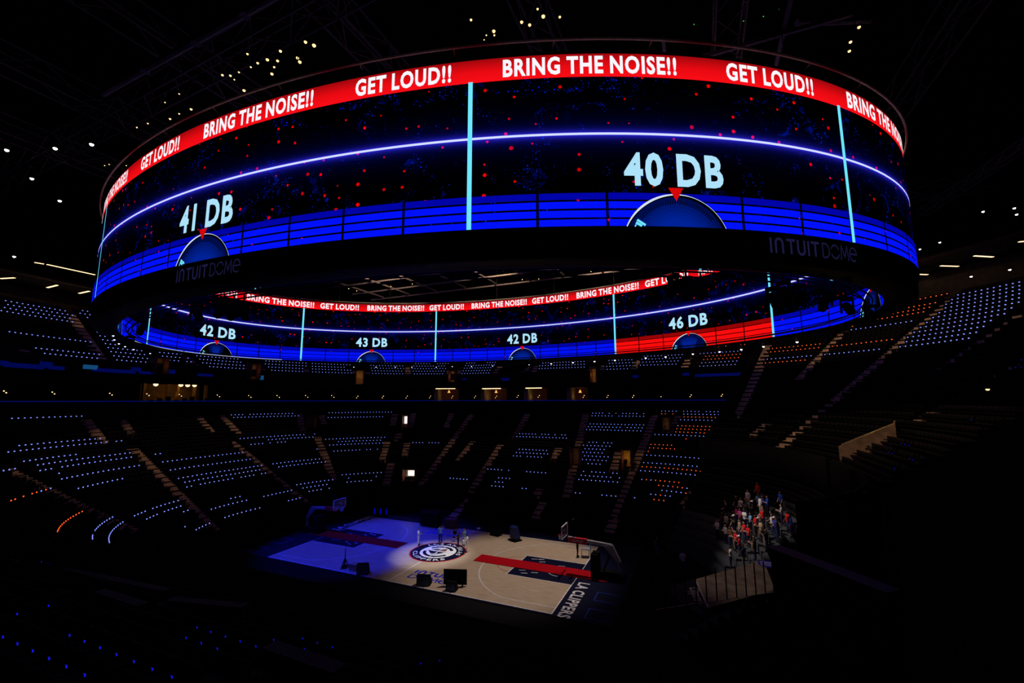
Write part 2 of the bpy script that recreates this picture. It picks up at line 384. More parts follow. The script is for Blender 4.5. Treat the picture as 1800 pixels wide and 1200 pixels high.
LOWA = [((1030, 720), (995, 868), 'from the suite rail down the far side, right of the middle'), ((1151, 722), (1097, 860), 'beside the amber doorway on the far side'),
 ((1096, 862), (1072, 920), 'down to the courtside behind the right basket'), ((928, 720), (905, 763), 'high on the far side above a short lit row pair'),
 ((1193, 723), (1177, 757), 'at the left edge of the blue and orange block'), ((1088, 785), (1077, 822), 'left of the amber doorway'),
 ((983, 778), (973, 803), 'beside the dark opening low on the far side'), ((951, 848), (942, 863), 'short flight left of the low far opening'),
 ((695, 720), (690, 742), 'left of the small bright exit sign'), ((728, 720), (720, 747), 'right of the small bright exit sign'),
 ((795, 720), (783, 748), 'short flight high in the middle of the far side'), ((830, 722), (740, 845), 'long diagonal flight in the middle of the far side'),
 ((833, 768), (802, 807), 'beside the middle far opening'), ((882, 773), (828, 855), 'second long diagonal flight right of the middle'),
 ((702, 753), (698, 768), 'tiny flight under the exit sign'), ((682, 768), (672, 805), 'left flight of the pair below the exit sign'),
 ((717, 770), (712, 795), 'right flight of the pair below the exit sign'), ((688, 807), (678, 848), 'above the far left court corner'),
 ((347, 723), (372, 752), 'short flight under the bar on the left'), ((388, 722), (422, 757), 'high in the left corner of the bowl'),
 ((407, 768), (545, 880), 'long flight running down to the left basket'), ((525, 720), (535, 752), 'high at the left end of the far side'),
 ((565, 720), (570, 740), 'short flight high at the left end of the far side'), ((558, 760), (587, 837), 'steep flight left of the far court corner'),
 ((150, 727), (185, 772), 'wide flight high in the left end stand'), ((212, 727), (235, 758), 'narrow flight high in the left end stand'),
 ((232, 778), (375, 918), 'long flight through the middle of the left end stand'), ((2, 808), (230, 918), 'long flight at the near side of the left end stand'),
 ((1275, 780), (1200, 880), 'long flight between the far side and the steep end stand'), ((827, 866), (797, 897), 'courtside flight behind the middle of the far sideline'),
 ((956, 872), (943, 897), 'courtside flight left of the right basket')]
for p0, p1, tx in LOWA: aisle(p0, p1, zlow, 10, 'tan concrete aisle stairs '+tx)
UPA = [((124, 545), (184, 630), 'through the upper left tier'), ((33, 598), (60, 622), 'beside the upper left opening'),
 ((327, 620), (353, 642), 'in the upper tier left of the ring screen bottom'), ((423, 633), (437, 648), 'left of the upper left amber doorway'),
 ((455, 634), (465, 650), 'right of the upper left amber doorway'), ((541, 641), (539, 654), 'in the upper tier below the 42 reading'),
 ((620, 645), (620, 656), 'left of the upper amber doorway'), ((645, 645), (646, 656), 'right of the upper amber doorway'),
 ((718, 640), (717, 656), 'in the middle of the far upper tier'), ((792, 644), (786, 655), 'left of the middle upper amber doorway'),
 ((808, 644), (804, 655), 'right of the middle upper amber doorway'), ((880, 637), (867, 655), 'beside the dark block of the far upper tier'),
 ((931, 638), (917, 654), 'right of the dark block of the far upper tier'), ((945, 637), (936, 652), 'pair partner right of the dark block'),
 ((1043, 638), (1031, 651), 'left of the right upper amber doorway'), ((1063, 636), (1056, 649), 'right of the right upper amber doorway'),
 ((1121, 627), (1111, 648), 'below the 46 reading'), ((1212, 622), (1201, 642), 'below the red screen block')]
for p0, p1, tx in UPA: aisle(p0, p1, zup, 22, 'tan concrete aisle stairs '+tx)
WA = [((1675, 516), (1356, 790), 'longest flight through the steep end stand'), ((1487, 573), (1402, 660), 'below the right end of the ring screen'),
 ((1351, 600), (1298, 722), 'along the left edge of the steep end stand'), ((1798, 540), (1652, 640), 'at the right frame edge below the blue block'),
 ((1800, 622), (1605, 730), 'lowest flight toward the right frame edge'), ((1351, 733), (1322, 758), 'short flight beside the end stand doorway')]
for p0, p1, tx in WA: aisle(p0, p1, zup, 22, 'tan concrete aisle stairs '+tx, 1.2)

# ================================================================== SEATS AND SEAT LIGHTS
LIT = {}       # (row index, seat index) -> colour
def lit(fnname, x0, y0, x1, y1, c):
    fn = {'L': zlow, 'U': zup}[fnname]
    a = march(x0, y0, fn, 10 if fnname == 'L' else 22); b = march(x1, y1, fn, 10 if fnname == 'L' else 22)
    if a is None or b is None: print('lit miss', x0, y0); return
    z = (a[2]+b[2])/2
    best = min((abs(R[1]-z), i) for i, R in enumerate(ROWS) if R[0] == fnname and min(np.hypot(*(R[2]-a[:2]).T)) < 2.5)[1] if any(
        R[0] == fnname and min(np.hypot(*(R[2]-a[:2]).T)) < 2.5 for R in ROWS) else None
    if best is None: print('lit norow', x0, y0); return
    P = ROWS[best][2]
    i0 = int(np.argmin(np.hypot(*(P-a[:2]).T))); i1 = int(np.argmin(np.hypot(*(P-b[:2]).T)))
    if i0 > i1: i0, i1 = i1, i0
    for i in range(i0, i1+1): LIT[(best, i)] = c
B_L = """4,719,130,718 7,729,136,726 27,783.5,171,772 4,795,207,777 36,812,135,800 61,819,70,817.5 85,815,227,799 68,828,86,825 101,822,233,806
102,832.5,102,832.5 100.5,843.5,247,821 133,858.5,210.5,843.5 0,828,20,825 50,865.5,50,865.5 66,861.5,66,861.5 86,857.5,86,857.5 266,795,274,794.5
279,808.5,325.5,804 339,802,423.5,793 293,822.5,437,804.5 307,836.5,451.5,816 314.5,844,452,823 321.5,854,330,852.5 345,850,403,841 416,839,441.5,835
453,833,465,831 400,727,423,727 435,726.5,512.5,725 406,733,411,733 423,733,519.5,730.5 417,768.5,530,762 547,761,547,761 464.5,771,505,768.5
515,768,549,766 436,779,458,777.5 470,777,470,777 482,776,499,775 556,788,556,788 471.5,813.5,556,804 479,819,564,809.5 515,849,576.5,840.5
523,854,572.5,846 531,858.5,568.5,852 576,856,576,856 538.5,863,557,859.5 462,873.5,511.5,862.5 504,877,527.5,871 407,878,422,875
369,894,430,880.7 386,904.7,403,900.7 395.7,909,455.7,894 439,891.7,447,890 319,923.7,319,923.7 330,929,360,919 229,904,249,897 267,893,298,884
246,909,266,902 283,898,314,889 317,898,324,897 314,881,314,881 146,945,152,939 162,933,205,912 172,950,221,918
570,724,685.5,723.5 574,734,672.5,733 570.5,770.5,671,767 590,775,669,772 575,781,667.5,777 585,791.5,628,789.5 640,789,646,788.5 658,788,658,788
603,832,669,828 606,837.5,606,837.5 660,834,660,834 609.5,847,650,844.5 596,832.5,596,832.5 719.5,777,742,777 752,777,768.5,777 791,837.5,820,839.5
857,824,880.5,826 892,827,892,827 875,838,896,839.5 870.5,844,883.5,844.5 866,849,879,850 861,855,883,856.5
1038.5,725,1055.5,725.5 1066.5,725.5,1066.5,725.5 1077.5,725.5,1083,725.5 1094,726,1117,726 1129,726,1129,726 1031.5,730.5,1076,731 1087,731.5,1127.5,732
1033,742,1051,742 1062,742,1129,743.5 1025.5,747,1090,749 1102,749,1127,749.5 1023.5,753,1125,755 907,760.5,939,761 949.5,761.5,961,762 972,762,972,762
983,762.5,994,763 909,766,991.5,768.5 1032.5,776,1045,776 1057.5,776.5,1070,777 1024,781,1068.5,783 1022,787,1060,789 1020,793,1058,795 1017,799.5,1063,801.5
1015,805.5,1061,808 1012,812,1052,814 911,788.5,957,790.5 907.5,794,960,797 903.5,800,915,800.5 927,801,951,802 921,828,959,831 918,853,926,854 915,859,922,860
1007,828,1007,828 1020,828,1020,828 1034,829,1062,831 1077,832,1084,832 1017,835,1067,838 1082,839,1082,839 1014.5,841.5,1079,846 1006,860.5,1014,861
1069,865,1085.5,867 1055,871,1097,874.5 1109,869,1109,869 1152.5,714.5,1185.5,714.5 1198.5,721,1229,721.5 1241,721.5,1282.5,722 1196,727,1279.5,729
1191,739,1278,741.5 1188,745,1188,745 1220,758.5,1220,758.5 1144,761.5,1257,767 1131,798,1252,809 1126,811,1244,824 1130,818.5,1130,818.5 1157,821,1157,821
1120,824.5,1230,837 1122,842,1129,843 1143,844.5,1143,844.5 1206,853,1213,854 1169.5,855,1169.5,855 1156,861,1210,871 1140,866,1152,867.5 1165,870,1171,871 1143,874,1143,874"""
O_L = """2,879,12,876 27,872,27,872 42,867.5,42,867.5 57,863.5,57,863.5 76,859.5,76,859.5 95,935,154,904 1156,726.5,1167.5,726.5 1179,726.5,1179,726.5
1193.5,733,1277,735 1194,745,1281,748.5 1185,751,1278,755 1182,757,1213,758 1226,758.5,1269,761 1203.5,770,1203.5,770 1247,773,1247,773 1251,780,1257,780.5
1137.5,779.5,1175,781.5 1135,785.5,1185,788.5 1133,791.5,1139,792 1123,817.5,1123,817.5 1136,819,1149,820 1163,821,1224,828.5 1238,830,1238,830
1136,843.5,1136,843.5 1150,845,1185,849 1198,852,1198,852 1220,855,1220,855 1155,853,1162.5,854 1175,855.5,1188,858 1202,861,1209,862 1159,868.5,1159,868.5
1150,874.5,1163.5,877"""
D_L = """5,1121,128,1188 148,1116,335,1195 331,1141,331,1141 386,1141,386,1141 436,1141,436,1141 523,1142,523,1142 558,1141,558,1141 590,1140,590,1140 371,1118,371,1118 392,1126,392,1126
413,1133,413,1133 438,1127,438,1127 458,1135,458,1135 479,1128,479,1128 531,1122,531,1122 550,1127,550,1127 571,1133,571,1133 45,986,45,986 82,991,82,991 153,999,153,999
185,1009,185,1009 31,1066,31,1066 68,1081,68,1081 308,1131,308,1131 332,1105,332,1105 760,1178,760,1178 778,1172,778,1172 794,1168,794,1168"""
B_U = """3,525,112,541.7 3,531,116,548 2,537,81,549 95,551,119,554 2,543,123,560.5 2,549,128,567 16,585,151,600 63,612.5,165.5,621.5 71,621,169,629
138,546,154,548 141.5,552,165,555.5 146.5,558,169.5,561.5 160,577,175,579 165,583,184.5,586.5 169,590,189,593 174,596,189,598 179,603,201,605.5 183.5,610,204,613.5
214,612.5,242,616 189,616.5,248,622 194,624,253,629 199,631,258,635.5 275,618,319,622 280,625,329,629 285,631,334.5,635 344,624.5,417,631 349,630.5,419,636
354,636.5,422,641.5 360,643,424,647 460,634,533,637 462,639,533,642 467,644,533,647.5 469,649,533,653 547,640,597,642 546,645,600,646.5 546,650,612,650.5 545,655,612,655
602,640,612,641 641,638,685,638.5 649,642,707,643 649,646.5,708,647.5 650,651.5,706,651.5 649,656,705,656 730,639,752,639 768,639,784,639 722,643,780,643.5
722,647.5,780,647.5 722,652,778,652 722,656.5,775,656.5 818,638.5,830,638.5 854,637.5,870,637 818,643,866,642 813,647,862,646.5 810,651.5,860,651 809,656,858,655.5
885,632,930,632 950,637,1027,634 948,641,1026,639 946,645,1025,643 944,649,1022,648 1065,635,1108,633 1063,640,1107,638 1061,645,1105,643 1060,649,1103,647
1125,627,1195,620 1123,632,1192,626 1122,637,1190,632 1121,642,1188,637 1226,622,1329,614 1231.5,637.5,1320,632 1229,643.5,1318,638 1344,630,1422,623
1601,525,1667,510 1491.5,583.5,1600,566.5 1445,620.5,1551,609 1566,614.5,1695,596 1576,605,1711,585 1586,596.5,1727,574 1597,588,1744,562.5 1607,579,1759,552
1617,570,1775,540 1627,562,1791,529 1637,553.5,1799,519 1646,545,1799,512 1656,536.5,1799,505 1665,528.5,1799,499 1675,520,1799,492 1788,545,1799,543"""
O_U = """1232,611,1232,611 1254,609.5,1260,609 1272,608,1272,608 1299,606,1299,606 1310,604.5,1310,604.5 1321.5,603.5,1328,603 1235,626.5,1326,619.5 1233,631.5,1323,625.5
1351,611.5,1442,602 1348,617.5,1435,609 1341,636,1416,630 1490,572,1497,571 1511,569,1620,550 1531.5,560,1628.5,542 1560,549,1639,533 1590,533,1657,518 1459,606,1570,591.5"""
D_U = """1586,778,1601,778 1574,789,1582,789 1601,802,1609,802 1690,743,1690,743 1588,813,1588,813 1776,637,1800,625 1776,641,1800,631 1780,646,1800,640"""
for txt, s, c in ((B_L, 'L', 'b'), (O_L, 'L', 'o'), (D_L, 'L', 'd'), (B_U, 'U', 'b'), (O_U, 'U', 'o'), (D_U, 'U', 'd')):
    for q in txt.split():
        lit(s, *[float(x) for x in q.split(',')], c)
def project(P):
    d = P-CAM; zc = d@FW
    return np.stack([900+F*(d@RT)/zc, 600-F*(d@UP)/zc, zc], -1)
A0 = np.array([a[0] for a in AISLES]); A1 = np.array([a[1] for a in AISLES]); AK = [a[2] for a in AISLES]
DOORPX = [(1102, 816, 'L'), (1172, 752, 'L'), (1012, 815, 'L'), (720, 838, 'L'), (712, 748, 'L'), (546, 748, 'L'), (632, 656, 'U'), (795, 656, 'U'), (1044, 650, 'U'), (447, 652, 'U'), (281, 642, 'U')]
for u, v, k_ in DOORPX:
    p = march(u, v, zlow if k_ == 'L' else zup, 10 if k_ == 'L' else 22)
    if p is not None: n_ = np.array([0, 1.6]); A0 = np.vstack([A0, p[:2]-[.5, .5]]); A1 = np.vstack([A1, p[:2]+[.5, .5]]); AK.append(k_)
for p, q in ((at(0, 985, 7.6), at(292, 1040, 7.6)), (at(175, 1042, 8.8), at(250, 1066, 8.8)), (at(300, 1056, 8.4), at(430, 1068, 8.4)), (at(475, 1140, 10.2), at(595, 1182, 10.2))):
    A0 = np.vstack([A0, p[:2]]); A1 = np.vstack([A1, q[:2]]); AK.append('L')
def zend(x, y): return 0.5+0.78*(Rof(x, y)-6.5)
CR = [(690, 160, 'black', None), (770, 125, 'white', None), (880, 130, 'sky', None), (895, 165, 'blue', None), (955, 145, 'white', 'black'), (1050, 125, 'blue', None), (875, 45, 'red', None), (600, 260, 'black', None), (595, 310, 'beige', None),
 (695, 280, 'pink', None), (740, 235, 'magenta', None), (765, 270, 'white', None), (820, 215, 'black', 'white'), (830, 285, 'sky', None), (940, 240, 'red', None), (1045, 250, 'grey', None), (1025, 330, 'blue', 'white'), (855, 325, 'red', None), (870, 390, 'tan', None),
 (735, 340, 'tan', None), (650, 350, 'black', 'white'), (650, 410, 'brown', None), (615, 380, 'grey', None), (655, 480, 'red', None), (695, 505, 'red', 'white'), (680, 565, 'beige', None), (755, 440, 'red', None), (800, 470, 'black', None), (905, 360, 'black', 'white'),
 (1130, 280, 'red', None), (1175, 310, 'blue', None), (975, 320, 'white', None), (790, 190, 'grey', None), (705, 195, 'white', None), (615, 200, 'black', None), (1000, 385, 'navy', None), (880, 440, 'black', None), (845, 185, 'black', None), (760, 380, 'red', None),
 (925, 190, 'blue', None), (820, 530, 'black', None), (720, 430, 'black', None), (960, 430, 'black', None), (900, 260, 'navy', None), (770, 570, 'navy', None), (560, 330, 'white', None)]
STAND = []; PLACED = []
for (cx_, cy_, c, cap_) in sorted(CR, key=lambda a: a[0]):
    p = march(1150+cx_/4.8, 850+cy_/4.8, lambda x, y: zend(x, y)-0.70+1.15, 15)
    if p is None: continue
    R = Rof(p[0], p[1]); row = max(0, min(9, round((zend(p[0], p[1])-1.3)/.66))); Rt = 6.5+(1.3+.66*row-.5)/.78
    nx, ny = (1, 0) if abs(p[1]) <= HY else ((p[0]-RX)/R, (abs(p[1])-HY)/R*np.sign(p[1]))
    x, y = p[0]+(Rt-R)*nx, p[1]+(Rt-R)*ny
    for _ in range(8):
        hit_ = [q for q in STAND if math.hypot(q[0]-x, q[1]-y) < 0.48]
        if not hit_: break
        x += -ny*0.25; y += nx*0.25 if (y >= hit_[0][1]) else -nx*0.25
    STAND.append((x, y)); PLACED.append((x, y, row, nx, ny, c, cap_))
SEATS = []
for ri, (tn, z, P, Nn) in enumerate(ROWS):
    dmin = np.full(len(P), 1e9)
    for a, b, k_ in zip(A0, A1, AK):
        if k_ != tn: continue
        ab = b-a; t = np.clip(((P-a)@ab)/(ab@ab), 0, 1); dmin = np.minimum(dmin, np.hypot(*(P-a-t[:, None]*ab).T))
    for i in range(len(P)):
        c = LIT.get((ri, i))
        if dmin[i] < 0.72 and (c is None or dmin[i] < 0.5): continue
        if tn == 'E' and (z < 3.6 or any(math.hypot(P[i][0]-q[0], P[i][1]-q[1]) < .5 for q in STAND)): continue          # standing terrace with people
        SEATS.append((P[i][0], P[i][1], z-0.7, Nn[i][0], Nn[i][1], c, tn))
XY = np.array([s[:5] for s in SEATS])
pr = project(XY[:, :3]+np.array([0, 0, 0.7]))
inf = (pr[:, 2] > 1)&(pr[:, 0] > -30)&(pr[:, 0] < 1830)&(pr[:, 1] > -30)&(pr[:, 1] < 1230)
litm = np.array([s[5] is not None for s in SEATS])
dist = np.linalg.norm(XY[:, :3]-CAM, axis=1)
order = [i for i in np.argsort(np.where(inf & litm, dist, 1e9)) if inf[i] and litm[i]][:300]
oset = set(order)
# the 300 nearest lit seats as individuals
def seat_boxes():
    return [(-.24, .24, -.17, .25, .40, .48), (-.24, .24, .22, .30, .44, .90), (.25, .30, -.10, .26, .60, .66)]
pan = MB().hexa([(-.23, -.2, .42), (.23, -.2, .42), (.23, .24, .36), (-.23, .24, .36), (-.23, -.2, .49), (.23, -.2, .49), (.23, .24, .45), (-.23, .24, .45)]).mesh('seat_pan', M['seat'])
bk = MB().hexa([(-.23, .22, .44), (.23, .22, .44), (.23, .27, .44), (-.23, .27, .44), (-.21, .29, .90), (.21, .29, .90), (.21, .34, .90), (-.21, .34, .90)]).mesh('backrest', M['seat'])
arm = MB().box(.24, .30, -.14, .26, .60, .66).box(.255, .285, .18, .26, .0, .60).mesh('armrest', M['seat'])
ped = MB().box(-.05, .05, .12, .24, 0, .40).mesh('pedestal', M['dsteel'])
ledm = {'b': MB().box(.22, .32, -.18, -.13, .60, .69).mesh('seat_light', M['e_led']), 'o': MB().box(.22, .32, -.18, -.13, .60, .69).mesh('seat_light', M['e_ledo']),
        'd': MB().box(.245, .295, -.165, -.13, .615, .65).mesh('seat_light', M['e_ledd'])}
WORD = {'b': 'blue', 'o': 'orange', 'd': 'faint'}
def nth(k): return '%d%s' % (k, 'th' if 10 <= k % 100 <= 20 else {1: 'st', 2: 'nd', 3: 'rd'}.get(k % 10, 'th'))
def where(i):
    u, v = pr[i][0], pr[i][1]
    if SEATS[i][6] == 'U' and u > 1200: return 'right end stand'
    if SEATS[i][6] == 'U': return 'upper tier'
    if v > 960: return 'near stand'
    if u < 480: return 'left end stand'
    return 'far lower tier'
blocks = {}
for i in order: blocks.setdefault((where(i), SEATS[i][5]), {}).setdefault(round(SEATS[i][2], 2), []).append(i)
for (wd, c), rows_ in blocks.items():
    for rn, zr in enumerate(sorted(rows_)):
        for sn, i in enumerate(sorted(rows_[zr], key=lambda q: pr[q][0])):
            x, y, z, nx, ny, c, tn = SEATS[i]
            r = empty('arena_seat', (x, y, z), math.atan2(ny, nx)-math.pi/2)
            tag(r, 'black seat with %s light, %s from left in %s %s row up, %s' % (WORD[c], nth(sn+1), nth(rn+1), WORD[c], wd), 'seat', 'seats with %s lights in the %s' % (WORD[c], wd))
            for nm, me in (('seat_pan', pan), ('backrest', bk), ('armrest', arm), ('pedestal', ped), ('seat_light', ledm[c])):
                link(nm, me, None, r)
rest = [i for i in range(len(SEATS)) if i not in oset]
def boxes_mesh(idx, boxes, name, m):
    A = XY[idx]; n_ = len(A); V = []
    for (x0, x1, y0, y1, z0, z1) in boxes:
        c8 = np.array([(x0, y0, z0), (x1, y0, z0), (x1, y1, z0), (x0, y1, z0), (x0, y0, z1), (x1, y0, z1), (x1, y1, z1), (x0, y1, z1)])
        tx, ty = A[:, 4:5], -A[:, 3:4]          # tangent
        W = np.empty((n_, 8, 3))
        W[:, :, 0] = A[:, 0:1]+tx*c8[:, 0]+A[:, 3:4]*c8[:, 1]
        W[:, :, 1] = A[:, 1:2]+ty*c8[:, 0]+A[:, 4:5]*c8[:, 1]
        W[:, :, 2] = A[:, 2:3]+c8[:, 2]
        V.append(W.reshape(-1, 3))
    V = np.concatenate(V); nb = len(V)//8
    Q = (np.arange(nb)[:, None, None]*8+BOXQ[None]).reshape(-1, 4)
    return np_mesh(name, V, Q, m)
rows_low = [i for i in rest if SEATS[i][6] in 'LE']; rows_up = [i for i in rest if SEATS[i][6] == 'U']
for idx, lb in ((rows_low, 'rows of black arena seats filling the lower tier'), (rows_up, 'rows of black arena seats filling the upper tier and end stand')):
    o = link('arena_seats', boxes_mesh(np.array(idx), seat_boxes(), 'arena_seats', M['seat'])); tag(o, lb, 'seats', kind='stuff')
    for c, nm in (('b', 'blue'), ('o', 'orange'), ('d', 'dim blue')):
        li = [i for i in idx if SEATS[i][5] == c]
        if li:
            bx = (.21, .31, -.19, -.13, .61, .69) if c != 'd' else (.23, .31, -.19, -.13, .61, .66)
            q = link('seat_lights', boxes_mesh(np.array(li), [bx], 'seat_lights', M[{'b': 'e_led', 'o': 'e_ledo', 'd': 'e_ledd'}[c]]), None, o); q['kind'] = 'stuff'
print('seats', len(SEATS), 'lit', int(litm.sum()))

# ================================================================== RING SCREEN
HA, HB, HX, HYC, TH = 38.07, 24.42, 0.3, -0.18, 1.75
ZO = dict(b=22.47, l=26.87, r=29.72, t=30.90); ZI = dict(b=21.17, l=26.17, r=29.51, t=30.73)
def arctab(off):
    t = np.linspace(-math.pi, math.pi, 8001); x = (HA+off)*np.cos(t); y = (HB+off)*np.sin(t)
    return t, np.r_[0, np.cumsum(np.hypot(np.diff(x), np.diff(y)))]
TO, SO = arctab(0.0); TI, SI = arctab(-TH); PO, PI_ = SO[-1], SI[-1]
def hp(th, off, z): return (HX+(HA+off)*math.cos(th), HYC+(HB+off)*math.sin(th), z)
def sp(s, z, inner, lift):
    if inner: th = float(np.interp(s % PI_, SI, TI)); return hp(th, -TH-lift, z)
    th = float(np.interp(s % PO, SO, TO)); return hp(th, lift, z)
halo = empty('ring_screen', (HX, HYC, 21.17)); HINV = Matrix.Translation((-HX, -HYC, -21.17))
tag(halo, 'huge oval double-sided ring video screen hanging over the court', 'video screen')
def hpart(name, mb_or_me, m=None, parent=None):
    me = mb_or_me.mesh(name, m) if isinstance(mb_or_me, MB) else mb_or_me
    o = bpy.data.objects.new(name, me); COL.objects.link(o); o.parent = parent or halo
    if parent is None: o.matrix_parent_inverse = HINV
    return o
# body: closed cross-section swept round the oval
prof = [(0.02, 31.0), (0.0, 31.05), (-TH, 30.85), (-TH+0.05, 30.5), (-TH+0.05, 21.3), (-TH-0.02, 21.17), (-TH+0.25, 21.10), (-0.35, 21.10), (-0.10, 21.22), (-0.06, 22.40), (0.04, 22.44), (0.04, 22.48), (-0.04, 22.5), (-0.04, 30.95)]
NS = 240; V = []; Q = []; npf = len(prof)
for i in range(NS):
    th = 2*math.pi*i/NS
    for o_, z_ in prof: V.append(hp(th, o_, z_))
for i in range(NS):
    j = (i+1) % NS
    for k in range(npf): Q.append((i*npf+k, i*npf+(k+1) % npf, j*npf+(k+1) % npf, j*npf+k))
hpart('ring_body', np_mesh('ring_body', V, Q, M['boardblack']))
def strip(s0, s1, z0, z1, inner, lift, mb=None, step=0.7):
    mb = mb or MB(); n_ = max(1, int(abs(s1-s0)/step)); vs = []
    for i in range(n_+1):
        s = s0+(s1-s0)*i/n_
        vs += [sp(s, z0, inner, lift), sp(s, z1, inner, lift)]
    return mb.add(vs, [(2*i, 2*i+2, 2*i+3, 2*i+1) for i in range(n_)])
# screen face material: u = arc length, v = height; black picture with sparks, dots and a glow around the line
def face_mat(name, z, red):
    m = bpy.data.materials.new(name); n, l = nodes(m); n.remove(n['Principled BSDF'])
    def math_(op, a, b=None, c=None, clamp=False):
        q = n.new('ShaderNodeMath'); q.operation = op; q.use_clamp = clamp
        for i, x in enumerate((a, b, c)):
            if x is None: continue
            if isinstance(x, (int, float)): q.inputs[i].default_value = x
            else: l.new(x, q.inputs[i])
        return q.outputs[0]
    uv = n.new('ShaderNodeUVMap'); uv.uv_map = 'arc'
    sx = n.new('ShaderNodeSeparateXYZ'); l.new(uv.outputs[0], sx.inputs[0]); v = sx.outputs[1]
    # red round dots
    vo = n.new('ShaderNodeTexVoronoi'); vo.voronoi_dimensions = '2D'; vo.inputs['Scale'].default_value = 0.95; l.new(uv.outputs[0], vo.inputs['Vector'])
    sc = n.new('ShaderNodeSeparateColor'); l.new(vo.outputs['Color'], sc.inputs[0])
    size = math_('MULTIPLY_ADD', sc.outputs[1], 0.055, 0.035)
    dot = math_('MULTIPLY', math_('LESS_THAN', vo.outputs['Distance'], size), math_('GREATER_THAN', sc.outputs[0], 0.52))
    # blue specks gathered in clouds
    v2 = n.new('ShaderNodeTexVoronoi'); v2.voronoi_dimensions = '2D'; v2.inputs['Scale'].default_value = 7.0; l.new(uv.outputs[0], v2.inputs['Vector'])
    s2 = n.new('ShaderNodeSeparateColor'); l.new(v2.outputs['Color'], s2.inputs[0])
    nz = n.new('ShaderNodeTexNoise'); nz.noise_dimensions = '2D'; nz.inputs['Scale'].default_value = 0.55; nz.inputs['Detail'].default_value = 4; nz.inputs['Distortion'].default_value = 1.2
    l.new(uv.outputs[0], nz.inputs['Vector'])
    cloud = math_('MULTIPLY', math_('SUBTRACT', nz.outputs['Fac'], 0.52, clamp=True), 6.0, clamp=True)
    speck = math_('MULTIPLY', math_('LESS_THAN', v2.outputs['Distance'], math_('MULTIPLY_ADD', s2.outputs[0], 0.27, 0.02)), math_('MULTIPLY', cloud, math_('POWER', s2.outputs[1], 2.5)))
    # curling wisps
    n3 = n.new('ShaderNodeTexNoise'); n3.noise_dimensions = '2D'; n3.inputs['Scale'].default_value = 0.8; n3.inputs['Detail'].default_value = 8; n3.inputs['Distortion'].default_value = 2.0
    l.new(uv.outputs[0], n3.inputs['Vector'])
    wisp = math_('MULTIPLY', math_('SUBTRACT', n3.outputs['Fac'], 0.60, clamp=True), 2.2, clamp=True)
    # glow round the bright line
    dz = math_('ABSOLUTE', math_('SUBTRACT', v, z['l']))
    glow = math_('MULTIPLY', math_('POWER', 2.718, math_('MULTIPLY', dz, -9.0)), 0.9)
    glow2 = math_('MULTIPLY', math_('POWER', 2.718, math_('MULTIPLY', dz, -2.2)), 0.045)
    above = math_('LESS_THAN', v, z['r'])
    bl = math_('MULTIPLY', math_('ADD', math_('ADD', glow, glow2), math_('ADD', math_('MULTIPLY', speck, 0.75), math_('MULTIPLY', wisp, math_('MULTIPLY', cloud, 0.55)))), above)
    rd = math_('MULTIPLY', dot, math_('MULTIPLY_ADD', sc.outputs[2], 0.5, 0.45))
    cc = n.new('ShaderNodeCombineColor'); l.new(math_('ADD', rd, math_('MULTIPLY', glow, 0.04)), cc.inputs[0])
    l.new(math_('MULTIPLY', bl, 0.03), cc.inputs[1]); l.new(bl, cc.inputs[2])
    e = n.new('ShaderNodeEmission'); l.new(cc.outputs[0], e.inputs[0]); e.inputs[1].default_value = 1.0
    l.new(e.outputs[0], n['Material Output'].inputs[0]); m.cycles.emission_sampling = 'NONE'
    return m
def ribbon_mat(name, z):
    m = bpy.data.materials.new(name); n, l = nodes(m); n.remove(n['Principled BSDF'])
    uv = n.new('ShaderNodeUVMap'); uv.uv_map = 'arc'; sx = n.new('ShaderNodeSeparateXYZ'); l.new(uv.outputs[0], sx.inputs[0])
    mr = n.new('ShaderNodeMapRange'); mr.inputs[1].default_value = z['r']; mr.inputs[2].default_value = z['t']; l.new(sx.outputs[1], mr.inputs[0])
    r = n.new('ShaderNodeValToRGB'); e = r.color_ramp.elements
    e[0].position = 0.0; e[0].color = (0.95, 0.004, 0.008, 1); e[1].position = 1.0; e[1].color = (0.33, 0.002, 0.004, 1); k = r.color_ramp.elements.new(0.45); k.color = (0.82, 0.003, 0.006, 1)
    l.new(mr.outputs[0], r.inputs[0]); em = n.new('ShaderNodeEmission'); l.new(r.outputs[0], em.inputs[0]); l.new(em.outputs[0], n['Material Output'].inputs[0])
    return m
def uvstrip(name, s0, s1, z0, z1, inner, lift, m):
    n_ = 420; vs = []; uvs = []
    for i in range(n_+1):
        s = s0+(s1-s0)*i/n_; ss = min(max(s, 1e-4), (PI_ if inner else PO)-1e-4)
        vs += [sp(ss, z0, inner, lift), sp(ss, z1, inner, lift)]; uvs += [(s, z0), (s, z1)]
    me = bpy.data.meshes.new(name); me.from_pydata(vs, [], [(2*i, 2*i+2, 2*i+3, 2*i+1) for i in range(n_)])
    ul = me.uv_layers.new(name='arc')
    for lp in me.loops: ul.data[lp.index].uv = uvs[lp.vertex_index]
    me.materials.append(m); return hpart(name, me)
fo = uvstrip('outer_screen', 0, PO, ZO['b'], ZO['r'], False, 0.0, face_mat('outer_picture', ZO, 0))
fi = uvstrip('inner_screen', 0, PI_, ZI['b'], ZI['r'], True, 0.0, face_mat('inner_picture', ZI, 0))
ro = uvstrip('outer_red_ribbon', 0, PO, ZO['r'], ZO['t'], False, 0.0, ribbon_mat('outer_ribbon', ZO))
ri_ = uvstrip('inner_red_ribbon', 0, PI_, ZI['r'], ZI['t'], True, 0.0, ribbon_mat('inner_ribbon', ZI))
def ringstrip(name, z0, z1, inner, lift, m, parent):
    P_ = PI_ if inner else PO
    return hpart(name, strip(0.001, P_-0.001, z0, z1, inner, lift), m).__setattr__('name', name)
